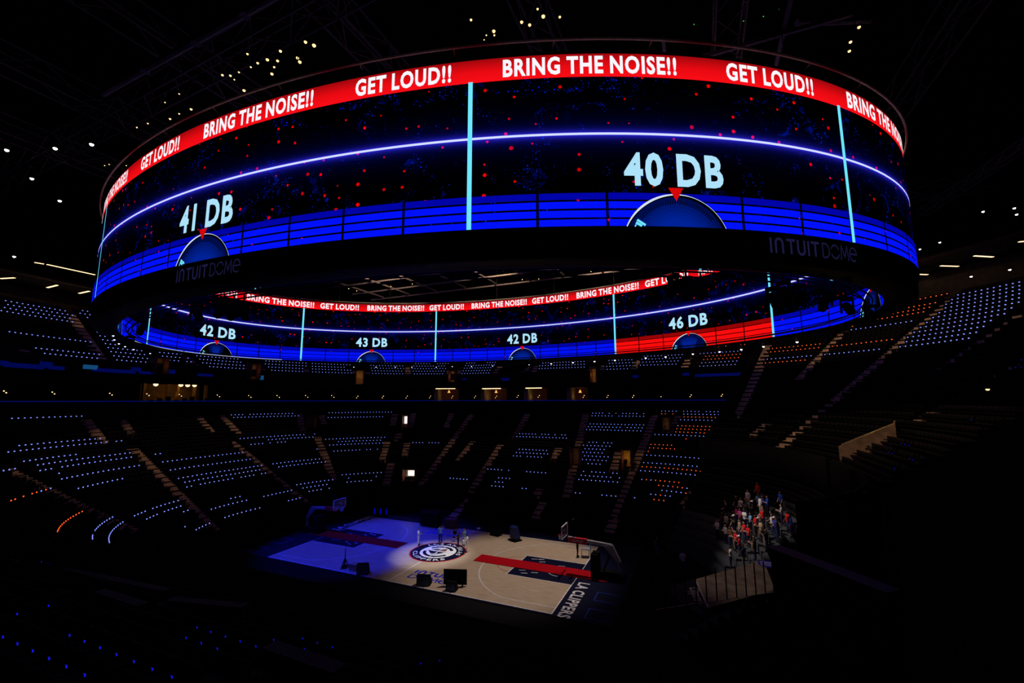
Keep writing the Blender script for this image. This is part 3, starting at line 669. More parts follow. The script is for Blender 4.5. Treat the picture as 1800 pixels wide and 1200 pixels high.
ringstrip('outer_bright_line', ZO['l']-0.055, ZO['l']+0.055, False, 0.012, M['e_line'], fo)
ringstrip('inner_bright_line', ZI['l']-0.075, ZI['l']+0.075, True, 0.012, M['e_line'], fi)
# lettering bent onto the oval
def curved(name, V, Fs, s0, z0, inner, m, sx=1.0, sy=1.0, lift=0.03):
    sg = -1 if inner else 1
    vs = [sp(s0+sg*v[0]*sx, z0+v[1]*sy, inner, lift) for v in V]
    me = bpy.data.meshes.new(name); me.from_pydata(vs, [], Fs); me.materials.append(m); return hpart(name, me)
def fit_text(body, width, height, bold):
    V, Fs = text_mesh(body, 1.0, bold)
    V[:, 0] *= width/(V[:, 0].max()-V[:, 0].min()); V[:, 1] *= height/V[:, 1].max(); return V, Fs
BR = fit_text('BRING THE NOISE!!', 8.1, 0.93, 0.036); GL = fit_text('GET LOUD!!', 5.0, 0.93, 0.036)
per = PO/11
for k in range(11):
    s = 66.73+4.05+per*k; curved('lettering', *BR, s, 29.85, False, M['e_text'])
    curved('lettering', *GL, 59.25+2.5+per*k, 29.85, False, M['e_text'])
BRI = fit_text('BRING THE NOISE!!', 9.4, 0.92, 0.036); GLI = fit_text('GET LOUD!!', 5.9, 0.92, 0.036)
for k in range(-3, 7):
    curved('lettering', *BRI, 144.96-17.55*k, 29.66, True, M['e_text']); curved('lettering', *GLI, 136.4-17.55*k, 29.66, True, M['e_text'])
# panels: dividers, cells, dials, readings
def panel(s0, s1, inner, reading, red=False, div=True, c=None):
    """s0<s1 arc positions of the two cyan dividers"""
    z = ZI if inner else ZO; zb = z['b']; c = c or (s0+s1)/2
    nl = max(1, round((c-s0)/3.17)); nr = max(1, round((s1-c)/3.17)); edges = [s0+(c-s0)*i/nl for i in range(nl)]+[c+(s1-c)*i/nr for i in range(nr+1)]; ncell = nl+nr
    hrow = (0.40, 0.415, 0.415, 0.42) if not inner else (0.50, 0.54, 0.54, 0.52)
    zz = zb+0.0; rows = []
    for h in hrow[::-1]: rows.append((zz, zz+h-0.085)); zz += h
    mbs = {k: MB() for k in range(4)}
    for i in range(ncell):
        for r, (a, b) in enumerate(rows): strip(edges[i]+0.06, edges[i+1]-0.06, a, b, inner, 0.010, mbs[r])
    for r in range(4):
        m = (M['e_dredcell'] if r == 3 else M['e_redcell']) if red else (M['e_dblue'] if r == 3 else M['e_blue'])
        hpart('red_cells' if red else 'blue_cells', mbs[r], m)
    # dial
    rd, zc = 2.46, zb-0.93 if not inner else zb-0.62
    if inner: rd = 2.35
    def P2(x, y, lift): return sp(c+(-x if inner else x), y, inner, lift)
    def chord(rr): return math.degrees(math.asin(min(0.999, (zb+0.005-zc)/rr)))
    def fan(rr, lift):
        a0 = chord(rr); n_ = 28; vs = [P2(0, zb+0.005, lift)]
        for i in range(n_+1):
            a = math.radians(a0+(180-2*a0)*i/n_); vs.append(P2(rr*math.cos(a), zc+rr*math.sin(a), lift))
        return MB().add(vs, [(0, i+1, i+2) for i in range(n_)])
    d = hpart('dial', fan(rd, 0.018), M['e_black'])
    # face of the dial: blue that brightens to the middle (picture content)
    for k in range(7):
        f = k/6; mm = bpy.data.materials.get('dial_blue_%d' % k) or emit('dial_blue_%d' % k, (0.0, 0.004+0.012*f, 0.07+0.24*f), 1.0, False)
        rr = rd-0.14-k*0.17
        if rr*1.0 > (zb-zc)+0.1: hpart('dial_face', fan(rr, 0.022+0.002*k), mm)
    # rim, thick on the upper left
    n_ = 40; a0 = chord(rd); vs = []
    for i in range(n_+1):
        a = a0+(180-2*a0)*i/n_; wv = 0.02+0.085*math.exp(-((a-122)/34)**2); a = math.radians(a)
        vs += [P2(rd*math.cos(a), zc+rd*math.sin(a), 0.04), P2((rd-wv)*math.cos(a), zc+(rd-wv)*math.sin(a), 0.04)]
    hpart('dial_rim', MB().add(vs, [(2*i, 2*i+1, 2*i+3, 2*i+2) for i in range(n_)]), M['e_rim'])
    tk = MB(); tb = MB()
    for i in range(34):
        a = math.radians(40+100*i/33)
        if zc+(rd-0.55)*math.sin(a) < zb+0.01: continue
        t_ = np.array([-math.sin(a), math.cos(a)])*0.021; q0 = np.array([math.cos(a), math.sin(a)])*(rd-0.30); q1 = np.array([math.cos(a), math.sin(a)])*(rd-0.48)
        tk.add([P2(p[0], zc+p[1], 0.05) for p in (q0-t_, q0+t_, q1+t_, q1-t_)], [(0, 1, 2, 3)])
    if tk.v: hpart('dial_ticks', tk, M['e_black'])
    for i in range(4):
        a = math.radians((146 if not inner else 150)+3.6*i); r1 = rd-0.28-0.02*i; r0 = rd-0.72+0.09*i
        if zc+r0*math.sin(a) < zb+0.0: r0 = (zb+0.01-zc)/math.sin(a)
        if r0 >= r1: continue
        t_ = np.array([-math.sin(a), math.cos(a)])*0.055; q0 = np.array([math.cos(a), math.sin(a)])*r0; q1 = np.array([math.cos(a), math.sin(a)])*r1
        tb.add([P2(p[0], zc+p[1], 0.055) for p in (q0-t_, q0+t_, q1+t_, q1-t_)], [(0, 1, 2, 3)])
    if tb.v: hpart('dial_bright_ticks', tb, M['e_cyan'])
    zt = zc+rd
    hpart('red_pointer', MB().add([P2(-0.34, zt+0.28, 0.06), P2(0.34, zt+0.28, 0.06), P2(0, zt-0.34, 0.06)], [(0, 1, 2)]), M['e_tri'])
    if reading:
        Vt, Ft = fit_text(reading, 4.6 if not inner else 5.0, 1.62 if not inner else 1.5, 0.034)
        curved('lettering', Vt, Ft, c, zb+1.86 if not inner else zb+2.45, inner, M['e_pale'], lift=0.05)
    if div:
        w_ = 0.105 if not inner else 0.12
        for s in (s0, s1): hpart('cyan_divider', strip(s-w_, s+w_, zb, z['r'], inner, 0.07), M['e_cyan'])
panel(33.5, 65.2, False, '41 DB', c=49.55); panel(65.2, 83.95, False, '40 DB', c=74.45); panel(83.95, 114.4, False, '42 DB'); panel(114.4, 133.4, False, '43 DB'); panel(133.4, 164.7, False, '42 DB'); panel(164.7, PO+0.0-15.4, False, '43 DB'); panel(PO-15.4, PO+33.5, False, '42 DB', div=False)
panel(126.4, 155.7, True, '42 DB'); panel(155.7, 176.8, True, '43 DB'); panel(176.8, PI_+12.1, True, '42 DB'); panel(106.2, 126.4, True, '46 DB', red=True); panel(81.0, 106.2, True, '42 DB'); panel(61.0, 81.0, True, '43 DB', div=False); panel(32.9, 61.0, True, '42 DB', div=False); panel(12.1, 32.9, True, '43 DB', div=False)
# reflection on the seam under the left inner screen, drawn as a glowing strip
hpart('edge_reflection', strip(PI_-8.4, PI_+16.0, ZI['b']-0.055, ZI['b']+0.02, True, 0.08), emit('edge_reflection', (0.55, 0.6, 0.75), 0.75, False))
# dim lettering on the black fascia
P1, x1 = intuit_word(); P2_, x2 = dome_word()
Vi, Fi = stroke(P1, 0.17); Vd, Fd = stroke(P2_, 0.10); Vd[:, 0] += x1+0.35; tw = x1+0.35+x2
for s0 in (49.0, 80.6, 114.4, 148.7, 182.3, 15.6):
    for Vv, Ff in ((Vi, Fi), (Vd, Fd)):
        Vv2 = Vv.copy(); Vv2[:, 0] -= tw/2
        curved('fascia_lettering', Vv2, Ff, s0+1.0, 21.52, False, M['e_logo'], 0.62, 0.72, -0.03)
# outer top hoop with brackets
hoop = MB(); pts = [hp(2*math.pi*i/160, 0.30, 31.42) for i in range(160)]; hoop.tube(pts, 0.07, 6, True); hpart('top_hoop', hoop, M['grey'])
for i in range(48):
    th = 2*math.pi*i/48; hpart('hoop_bracket', MB().tube([hp(th, -0.5, 31.0), hp(th, 0.30, 31.42)], 0.035, 5), M['grey'])
# suspension cables
for i in range(24):
    th = 2*math.pi*(i+0.5)/24; hpart('suspension_cable', MB().tube([hp(th, -0.9, 30.9), hp(th, -0.9, 45.9)], 0.025, 5), M['dsteel'])

# ================================================================== COURT
court = empty('basketball_court', (0, 0, -0.05)); tag(court, 'hardwood basketball court with a round club emblem at its centre', 'court')
CINV = Matrix.Translation((0, 0, 0.05))
def cpart(name, mb, m, parent=None):
    me = mb.mesh(name, m) if isinstance(mb, MB) else mb
    o = bpy.data.objects.new(name, me); COL.objects.link(o); o.parent = court; o.matrix_parent_inverse = CINV; return o
cpart('apron', MB().box(-18.6, 18.6, -7.85, 9.4, -0.05, 0.0), M['navy'])
cpart('hardwood', MB().box(-14.33, 14.33, -7.62, 7.62, 0.0, 0.006), M['wood'])
Z1, Z2, Z3, Z4, Z5 = 0.010, 0.013, 0.016, 0.019, 0.022
def flat(polys, wd, z, name, m):
    V, Fq = stroke(polys, wd); return cpart(name, MB().add([(a[0], a[1], z) for a in V], Fq), m)
def disc(r0, r1, z, name, m, a0=0, a1=360, n_=72, c=(0, 0)):
    vs = []; 
    for i in range(n_+1):
        a = math.radians(a0+(a1-a0)*i/n_); vs += [(c[0]+r0*math.cos(a), c[1]+r0*math.sin(a), z), (c[0]+r1*math.cos(a), c[1]+r1*math.sin(a), z)]
    return cpart(name, MB().add(vs, [(2*i, 2*i+1, 2*i+3, 2*i+2) for i in range(n_)]), m)
flat([[(-14.33, -7.62), (14.33, -7.62), (14.33, 7.62), (-14.33, 7.62), (-14.33, -7.62)]], 0.10, Z1, 'boundary_line', M['white'])
flat([[(0, -7.62), (0, 7.62)]], 0.10, Z1, 'halfway_line', M['white'])
for s in (-1, 1):
    hx = s*12.75
    cpart('key_paint', MB().add([(s*14.33, -2.44, Z1), (s*8.53, -2.44, Z1), (s*8.53, 2.44, Z1), (s*14.33, 2.44, Z1)], [(0, 1, 2, 3)]), M['navy'])
    flat([[(s*14.33, -2.44), (s*8.53, -2.44), (s*8.53, 2.44), (s*14.33, 2.44)]], 0.08, Z2, 'key_line', M['white'])
    ang = math.degrees(math.asin(6.7/7.24))
    arc_ = [(hx-s*7.24*math.cos(math.radians(a)), 7.24*math.sin(math.radians(a))) for a in np.linspace(-ang, ang, 50)]
    flat([[(s*14.33, -6.7)]+arc_+[(s*14.33, 6.7)]], 0.08, Z2, 'three_point_line', M['white'])
    flat([[(s*8.53-s*1.83*math.cos(math.radians(a)), 1.83*math.sin(math.radians(a))) for a in np.linspace(-90, 90, 30)]], 0.06, Z2, 'free_throw_arc', M['redpaint'])
    flat([[(hx-s*1.22*math.cos(math.radians(a)), 1.22*math.sin(math.radians(a))) for a in np.linspace(-90, 90, 20)]], 0.06, Z2, 'restricted_arc', M['white'])
    for q, ax in ((-1.3, 10.4), (-1.75, 9.6), (-1.2, 9.2), (1.75, 9.3), (1.35, 10.2), (1.9, 9.9)):
        flat([[(s*ax, q), (s*(ax+0.55), q+0.16)]], 0.09, Z3, 'key_mark', M['white'])
    # baseline lettering
    V, Fs = fit_text('LA CLIPPERS', 6.2, 0.95, 0.03)
    vs = [((14.75+v[1])*s, -(4.75+v[0])*s, Z2) for v in V]
    cpart('baseline_lettering', MB().add(vs, Fs), M['white'])
    for y0 in (-4.4, -7.3):
        flat([[(s*18.2, (y0+1.5)), (s*16.6, (y0+1.5)), (s*16.6, y0), (s*18.2, y0)]], 0.06, Z2, 'apron_box_line', M['cyanpaint'])
# centre emblem
RL = 2.82
disc(0.0, RL, Z2, 'emblem_red_ring', M['redpaint']); disc(0.0, RL-0.13, Z3, 'emblem_navy_ring', M['navy'])
disc(0.0, 1.80, Z4, 'emblem_white_disc', M['white'])
def ring_text(body, rad, h, a_mid, per_deg, inward):
    V, Fs = text_mesh(body, 1.0, 0.02, 1.25); hh = V[:, 1].max(); V[:, 0] *= per_deg/(V[:, 0].max()-V[:, 0].min()); V[:, 1] *= h/hh
    vs = []
    for v in V:
        if not inward: a = math.radians(a_mid)-v[0]/rad; r = rad+v[1]
        else: a = math.radians(a_mid)+v[0]/rad; r = rad+h-v[1]
        vs.append((r*math.cos(a), r*math.sin(a), Z4))
    cpart('emblem_lettering', MB().add(vs, Fs), M['white'])
ring_text('LOS ANGELES', 2.04, 0.44, 72, 5.4, False); ring_text('CLIPPERS', 2.03, 0.44, 258, 4.3, True)
disc(1.18, 1.50, Z5, 'emblem_inner_ring', M['navy'], 30, 150); disc(1.18, 1.50, Z5, 'emblem_inner_ring', M['navy'], 190, 335)
ship = [(-1.35, 0.12), (-0.6, 0.02), (0.15, 0.02), (0.75, 0.30), (0.6, -0.25), (0.1, -0.85), (-0.2, -0.95), (-0.75, -0.4)]
cpart('emblem_ship_hull', MB().add([(a, b, Z5) for a, b in ship], [tuple(range(len(ship)))]), M['navy'])
sail = [(0.0, 0.1), (0.62, 0.42), (0.58, 0.95), (0.1, 0.75)]
cpart('emblem_sail', MB().add([(a, b, Z5) for a, b in sail], [(0, 1, 2, 3)]), M['brown'])
sail2 = [(-0.95, 0.25), (-0.15, 0.14), (-0.05, 0.7), (-0.6, 0.75)]
cpart('emblem_sail', MB().add([(a, b, Z5) for a, b in sail2], [(0, 1, 2, 3)]), M['slate'])
flat([arcp(-0.45, -0.45, 0.55, 0.35, 150, 400, 12)], 0.13, Z5+0.003, 'emblem_wave', M['white'])
flat([[(-1.75, -0.02), (1.75, 0.06)], [(0.0, -1.75), (0.0, 1.75)]], 0.07, Z5+0.004, 'emblem_compass_needle', M['white'])
# court wordmarks
for s in (-1, 1):
    V1, Fi2 = stroke(P1, 0.24); V2, Fd2 = stroke(P2_, 0.16)
    k1 = 3.7/x1; k2 = 3.75/x2
    cpart('floor_wordmark', MB().add([(-s*(1.05+v[0]*k1), -s*(-5.38+v[1]*0.72), Z2) for v in V1] if s == 1 else [((1.05+v[0]*k1), (-5.38+v[1]*0.72), Z2) for v in V1], Fi2), M['bluepaint'])
    cpart('floor_wordmark', MB().add([(-s*(1.05+v[0]*k2), -s*(-6.38+v[1]*0.72), Z2) for v in V2] if s == 1 else [((1.05+v[0]*k2), (-6.38+v[1]*0.72), Z2) for v in V2], Fd2), M['bluepaint'])
# red carpets
for s, tx in ((1, 'right basket'), (-1, 'left basket')):
    c_ = MB().box(min(4.4*s, 16.9*s), max(4.4*s, 16.9*s), -0.82, 0.95, 0.006, 0.045).build('red_carpet', M['red'])
    tag(c_, 'long red carpet runner laid toward the '+tx, 'carpet')

# ---- basketball hoops
def hoop_unit(s, label):
    h = empty('basketball_hoop', (s*17.0, 0, 0.0), 0 if s > 0 else math.pi); tag(h, label, 'basketball hoop')
    P = lambda n_, mb, m, par=None: mb.build(n_, m, par or h)      # local: -x is toward the court
    P('base', MB().box(-0.9, 1.3, -0.55, 0.55, 0.02, 0.55), M['black']); P('base_pad', MB().box(-1.5, -0.9, -0.6, 0.6, 0.02, 1.95), M['black'])
    P('lower_arm', MB().tube([(0.9, 0, 0.5), (0.75, 0, 1.7)], 0.13), M['grey']); P('counter_strut', MB().tube([(-0.6, 0, 0.5), (0.2, 0, 2.2)], 0.08), M['dsteel'])
    P('bent_arm', MB().hexa([(0.95, -.2, 1.5), (0.95, .2, 1.5), (0.65, .2, 1.45), (0.65, -.2, 1.45), (0.3, -.2, 2.75), (0.3, .2, 2.75), (-0.5, .2, 2.68), (-0.5, -.2, 2.68)]), M['grey'])
    P('main_arm', MB().hexa([(-3.6, -.14, 2.80), (0.2, -.14, 2.52), (0.2, .14, 2.52), (-3.6, .14, 2.80), (-3.6, -.14, 3.02), (0.2, -.14, 2.80), (0.2, .14, 2.80), (-3.6, .14, 3.02)]), M['grey'])
    pd = P('arm_pad', MB().box(-3.55, -1.9, -.17, .17, 2.56, 2.98), M['redpaint'])
    V, Fs = text_mesh('CLIPPERS', 0.22, 0.006); vs = [(-2.7+v[0], -0.176, 2.68+v[1]) for v in V]
    MB().add(vs, Fs).build('pad_lettering', M['white'], pd)
    bb = P('backboard', MB().box(-3.92, -3.88, -0.91, 0.91, 2.9, 3.97), M['glass'])
    fr = MB()
    for a in ((-.91, -.86, 2.9, 3.97), (.86, .91, 2.9, 3.97), (-.91, .91, 2.9, 2.95), (-.91, .91, 3.92, 3.97)): fr.box(-3.95, -3.86, a[0], a[1], a[2], a[3])
    fr.build('backboard_frame', M['white'], bb)
    sq = MB()
    for a in ((-.30, -.25, 3.1, 3.55), (.25, .30, 3.1, 3.55), (-.30, .30, 3.1, 3.15), (-.30, .30, 3.5, 3.55)): sq.box(-3.935, -3.925, a[0], a[1], a[2], a[3])
    sq.build('target_square', M['white'], bb)
    rm = P('rim', MB().tube([(-4.25+0.23*math.cos(2*math.pi*i/20), 0.23*math.sin(2*math.pi*i/20), 3.05) for i in range(20)], 0.012, 6, True), M['redpaint'])
    nt = MB()
    for i in range(12):
        a = 2*math.pi*i/12; b = a+math.pi/6; c2 = a-math.pi/6
        for q in (b, c2): nt.tube([(-4.25+.23*math.cos(a), .23*math.sin(a), 3.04), (-4.25+.17*math.cos(q), .17*math.sin(q), 2.85), (-4.25+.13*math.cos(a), .13*math.sin(a), 2.65)], 0.006, 4)
    nt.build('net', M['white'], rm)
    P('shot_clock', MB().box(-3.2, -3.0, -0.35, 0.35, 4.05, 4.5), M['black'])
hoop_unit(1, 'basketball hoop with red padded arm at the right end'); hoop_unit(-1, 'basketball hoop in blue light at the left end')

# ---- stage gear on the court
def wedge(loc, rz, w_, d_, h_, label, m, name='monitor_wedge'):
    r = empty(name, loc, rz); tag(r, label, 'speaker')
    MB().hexa([(-w_/2, -d_/2, 0), (w_/2, -d_/2, 0), (w_/2, d_/2, 0), (-w_/2, d_/2, 0), (-w_/2, -d_/2+0.05, h_), (w_/2, -d_/2+0.05, h_), (w_/2, -d_/2+0.3, h_), (-w_/2, -d_/2+0.3, h_)]).build('cabinet', m, r)
    MB().hexa([(-w_/2+.05, -d_/2-.005, .06), (w_/2-.05, -d_/2-.005, .06), (w_/2-.05, -d_/2+.02, .06), (-w_/2+.05, -d_/2+.02, .06), (-w_/2+.05, -d_/2+.035, h_-.05), (w_/2-.05, -d_/2+.035, h_-.05), (w_/2-.05, -d_/2+.07, h_-.05), (-w_/2+.05, -d_/2+.07, h_-.05)]).build('back_panel', M['slate'], r)
    MB().tube([(0.1, -d_/2, 0.02), (0.12, -d_/2-0.5, 0.02), (0.2, -d_/2-0.8, 0.02)], 0.02, 5).build('cable', M['black'], r)
    return r
wedge((3.2, -7.0, 0.006), 0.28, 1.1, 0.75, 0.82, 'black floor monitor by the near sideline below the floor wordmark', M['black'])
wedge((5.85, -7.05, 0.006), 0.15, 0.85, 0.6, 0.70, 'small slate monitor in front of the big screen on court', M['black'])
wedge((-3.0, -7.2, 0.006), 0.5, 0.95, 0.9, 0.95, 'black wedge monitor by the near sideline in blue light', M['black'])
wedge((3.0, 7.0, 0.006), 2.9, 1.2, 0.8, 0.6, 'low black monitor on the far sideline', M['black'])
tv = empty('flat_screen', (5.7, -6.3, 0.006), 0.34); tag(tv, 'large black flat screen seen from behind on the near sideline', 'screen')
MB().box(-0.95, 0.95, -0.05, 0.05, 0.12, 1.28).build('panel', M['black'], tv); MB().box(-0.25, 0.25, -0.09, -0.05, 0.5, 0.85).build('bracket', M['dsteel'], tv)
for sx_ in (-0.6, 0.6): MB().box(sx_-0.05, sx_+0.05, -0.35, 0.35, 0, 0.12).build('foot', M['dsteel'], tv)
sk = empty('stage_speaker', (5.7, 6.2, 0.006), 2.6); tag(sk, 'speaker catching blue light on the far side of the court', 'speaker')
bsp = mat('blue_lit_speaker', (0.006, 0.012, 0.10), 0.5)  # blue light falling on the cabinet is painted into its colour
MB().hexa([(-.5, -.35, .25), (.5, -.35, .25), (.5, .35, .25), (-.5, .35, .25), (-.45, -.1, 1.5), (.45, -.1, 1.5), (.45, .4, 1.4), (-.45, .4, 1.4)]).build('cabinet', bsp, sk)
MB().box(-.6, .6, -.5, .5, 0, .12).box(-.08, .08, -.08, .08, .12, .3).build('base', M['black'], sk)
bx_ = empty('equipment_case', (-5.7, 7.2, 0.006), 0.0); tag(bx_, 'big black equipment case on the far sideline', 'case')
MB().box(-1.2, 1.2, -.5, .5, .1, 1.65).build('body', M['black'], bx_); MB().box(-1.22, 1.22, -.52, .52, 1.5, 1.56).build('edge_trim', M['dsteel'], bx_)
for a in (-1, 1):
    for b_ in (-.35, .35): MB().box(a-.06, a+.06, b_-.06, b_+.06, 0, .1).build('wheel', M['dsteel'], bx_)
bw = empty('lectern', (-3.1, 7.5, 0.006)); tag(bw, 'brown box on the far sideline beside the black case', 'box')
MB().box(-.65, .65, -.35, .35, 0, .95).build('body', M['brown'], bw); MB().box(-.7, .7, -.4, .4, .95, 1.02).build('top', M['brown'], bw)
tp = empty('tripod_stand', (-5.4, -6.9, 0.006)); tag(tp, 'black tripod stand on the blue left half of the court', 'tripod')
MB().tube([(0, 0, .4), (0, 0, 1.75)], [.06, .02]).build('pole', M['black'], tp)
for k in range(3):
    a = 2*math.pi*k/3+.4; MB().tube([(0, 0, .85), (.42*math.cos(a), .42*math.sin(a), .02)], .045, 6).build('leg', M['black'], tp)
MB().lathe([(.06, .35), (.28, .15), (.28, .12)], n=12).build('weight_bag', M['black'], tp)
cb = MB().box(-.35, .35, -.3, .3, 0, .55); o = cb.build('carton', M['tan']); o.location = (-4.3, -6.9, .006); tag(o, 'small brown carton beside the tripod stand', 'box')
for k in range(3):
    g = empty('blue_upright_light', (-14.9+k*0.75, 8.0+0.25*k, 0.0)); tag(g, ['leftmost', 'middle', 'rightmost'][k]+' of three small blue upright lights by the far left corner', 'light', 'three blue uprights')
    MB().lathe([(.12, 0), (.12, .06), (.03, .08), (.03, .3)], n=10).build('base', M['black'], g); MB().lathe([(.05, .3), (.05, .95), (.03, 1.0)], n=8).build('tube', emit('upright_blue%d' % k, (0.0, 0.002, 0.42), 1.0, False), g)
sb = MB().lathe([(.0, 0), (.22, .02), (.25, .12), (.15, .22), (0.0, .25)], n=12).build('white_bag', M['white']); sb.location = (0.25, 8.2, 0.0); tag(sb, 'small white bag at the far end of the halfway line', 'bag')
tb_ = empty('control_cart', (13.9, 4.3, 0.006), 0.25); tag(tb_, 'dark control cart with a lit monitor by the right baseline', 'cart')
MB().box(-.45, .35, -.4, .4, .75, .8).build('top', M['grey'], tb_)
for a in (-.4, .3):
    for b_ in (-.35, .35): MB().box(a-.03, a+.03, b_-.03, b_+.03, 0, .75).build('leg', M['grey'], tb_)
mo = MB().box(.42, .48, -.55, .55, .45, 1.45).build('monitor', M['black'], tb_); MB().box(.415, .42, -.5, .5, .5, 1.4).box(.48, .485, -.5, .5, .5, 1.4).build('display', emit('cart_display', (0.10, 0.18, 0.30), 0.6, False), mo)

# ================================================================== PEOPLE
def make_body(name, arms):
    J = [(0, 0, .95), (0, 0.01, 1.12), (0, 0.0, 1.32), (0, -.01, 1.46), (0, .01, 1.53), (0, .02, 1.63), (0, .01, 1.72)]
    Rr = [.135, .125, .15, .075, .05, .085, .07]; Ed = [(0, 1), (1, 2), (2, 3), (3, 4), (4, 5), (5, 6)]; lab = ['hip', 'torso', 'torso', 'torso', 'neck', 'head', 'head']
    def add(p, r, par, lb): J.append(p); Rr.append(r); lab.append(lb); Ed.append((par, len(J)-1)); return len(J)-1
    for s in (-1, 1):
        a = add((s*.09, 0, .88), .10, 0, 'leg'); k = add((s*.11, .02, .49), .062, a, 'leg'); an = add((s*.12, -.02, .09), .042, k, 'leg'); add((s*.14, .15, .045), .038, an, 'foot')
        el, wr = arms[0 if s < 0 else 1]
        sh = add((s*.175, -.01, 1.40), .068, 2, 'torso'); e_ = add((s*el[0], el[1], el[2]), .044, sh, 'upper'); w2 = add((s*wr[0], wr[1], wr[2]), .030, e_, 'fore')
        d = np.array(wr)-np.array(el); d = d/np.linalg.norm(d); q = np.array(wr)+d*.07; pm = add((s*q[0], q[1], q[2]), .034, w2, 'hand')
        side = np.cross(d, (0, 0, 1)) if abs(d[2]) < .9 else np.array([0, 1.0, 0]); side /= np.linalg.norm(side); dn = np.cross(d, side)
        for f in range(4):
            b0 = q+side*(-.03+.02*f)+d*.035; ln = (.05, .06, .065, .05)[f]
            t1 = b0+d*ln; x_ = add((s*b0[0], b0[1], b0[2]), .010, pm, 'hand'); y_ = add((s*t1[0], t1[1], t1[2]), .009, x_, 'hand'); t2 = t1+d*.02+dn*.02; add((s*t2[0], t2[1], t2[2]), .008, y_, 'hand')
        th_ = q-side*.045; x_ = add((s*th_[0], th_[1], th_[2]), .012, pm, 'hand'); th2 = th_-side*.02+d*.04; add((s*th2[0], th2[1], th2[2]), .010, x_, 'hand')
    me = bpy.data.meshes.new(name); me.from_pydata(J, Ed, []); o = bpy.data.objects.new(name, me); COL.objects.link(o)
    sm = o.modifiers.new('skin', 'SKIN'); sm.use_smooth_shade = True; sv = me.skin_vertices[0].data
    for i, r in enumerate(Rr): sv[i].radius = (r, r*.82 if lab[i] in ('torso', 'hip') else r)
    sv[0].use_root = True
    ss = o.modifiers.new('sub', 'SUBSURF'); ss.levels = 1
    bpy.context.view_layer.update()
    bm_ = bpy.data.meshes.new_from_object(o.evaluated_get(bpy.context.evaluated_depsgraph_get())); bpy.data.objects.remove(o)
    # face: nose bump, recessed eyes
    Jn = np.array(J); Vb = np.array([v.co[:] for v in bm_.vertices]); Nb = np.array([v.normal[:] for v in bm_.vertices])
    best = np.full(len(Vb), 1e9); cls = np.empty(len(Vb), object)
    for a, b in Ed:
        ab = Jn[b]-Jn[a]; t = np.clip(((Vb-Jn[a])@ab)/(ab@ab), 0, 1); dd = np.linalg.norm(Vb-Jn[a]-t[:, None]*ab, axis=1)-(Rr[a]*(1-t)+Rr[b]*t)
        up = dd < best; best = np.where(up, dd, best); lb = lab[b] if lab[b] != 'hip' else 'torso'
        for i in np.where(up)[0]: cls[i] = lb
    def sub(nm, test, infl):
        keep = [p for p in bm_.polygons if all(test(i) for i in p.vertices)]
        ids = sorted({i for p in keep for i in p.vertices}); mp_ = {k: i for i, k in enumerate(ids)}
        m2 = bpy.data.meshes.new(nm); m2.from_pydata([tuple(Vb[i]+Nb[i]*infl) for i in ids], [], [tuple(mp_[i] for i in p.vertices) for p in keep])
        for p in m2.polygons: p.use_smooth = True
        return m2
    hz = lambda i: Vb[i][2]
    parts = {'shirt': sub('shirt', lambda i: (cls[i] in ('torso', 'upper') or (cls[i] == 'leg' and abs(Vb[i][0]) < .2)) and .84 < hz(i), .018),
             'trousers': sub('trousers', lambda i: cls[i] == 'leg' or (cls[i] == 'torso' and hz(i) < 1.06), .012),
             'shoes': sub('shoes', lambda i: cls[i] == 'foot' or (cls[i] == 'leg' and hz(i) < .11), .012),
             'hair': sub('hair', lambda i: cls[i] == 'head' and (hz(i) > 1.685 or Vb[i][1] < -.015), .014)}
    fm = MB()
    for sx_ in (-.032, .032): fm.lathe([(.011, -.008), (.013, 0), (.011, .008)], (sx_, .098, 1.645), 6)
    eyes = fm.mesh('eyes'); ns = MB().hexa([(-.015, .09, 1.59), (.015, .09, 1.59), (.012, .125, 1.60), (-.012, .125, 1.60), (-.008, .09, 1.645), (.008, .09, 1.645), (.004, .1, 1.64), (-.004, .1, 1.64)]).mesh('nose')
    mt = MB().box(-.026, .026, .088, .1, 1.565, 1.575).mesh('mouth'); er = MB().box(-.098, -.085, -.01, .03, 1.6, 1.66).box(.085, .098, -.01, .03, 1.6, 1.66).mesh('ears')
    cap = MB().lathe([(.105, 1.66), (.108, 1.70), (.085, 1.76), (.04, 1.785), (.01, 1.79)], (0, .005, 0), 12).box(-.07, .07, .09, .19, 1.665, 1.68).mesh('cap')
    return dict(body=bm_, eyes=eyes, nose=ns, mouth=mt, ears=er, cap=cap, **parts)
POSES = [make_body('person', [((.24, -.02, 1.13), (.25, .10, .90)), ((.24, -.02, 1.13), (.25, .10, .90))]),
         make_body('person', [((.24, .06, 1.15), (.12, .28, 1.20)), ((.24, .06, 1.15), (.10, .28, 1.22))]),
         make_body('person', [((.25, .10, 1.20), (.14, .30, 1.35)), ((.26, .0, 1.14), (.24, .14, .95))]),
         make_body('person', [((.30, .08, 1.50), (.24, .14, 1.78)), ((.25, .08, 1.17), (.14, .26, 1.12))])]
CM = {}
def cmat(nm, c):
    if nm not in CM: CM[nm] = mat('cloth_'+nm, c, 0.9, noise=0.15, spec=0.1)
    return CM[nm]
COLS = dict(red=(.55, .015, .02), white=(.8, .8, .82), black=(.012, .012, .014), blue=(.02, .06, .42), sky=(.16, .36, .62), pink=(.62, .10, .28), tan=(.42, .30, .2), grey=(.22, .22, .24), magenta=(.45, .03, .25), navy=(.02, .02, .08), beige=(.5, .42, .34), jeans=(.03, .05, .13), khaki=(.32, .24, .15), purple=(.16, .08, .3), brown=(.10, .05, .03))
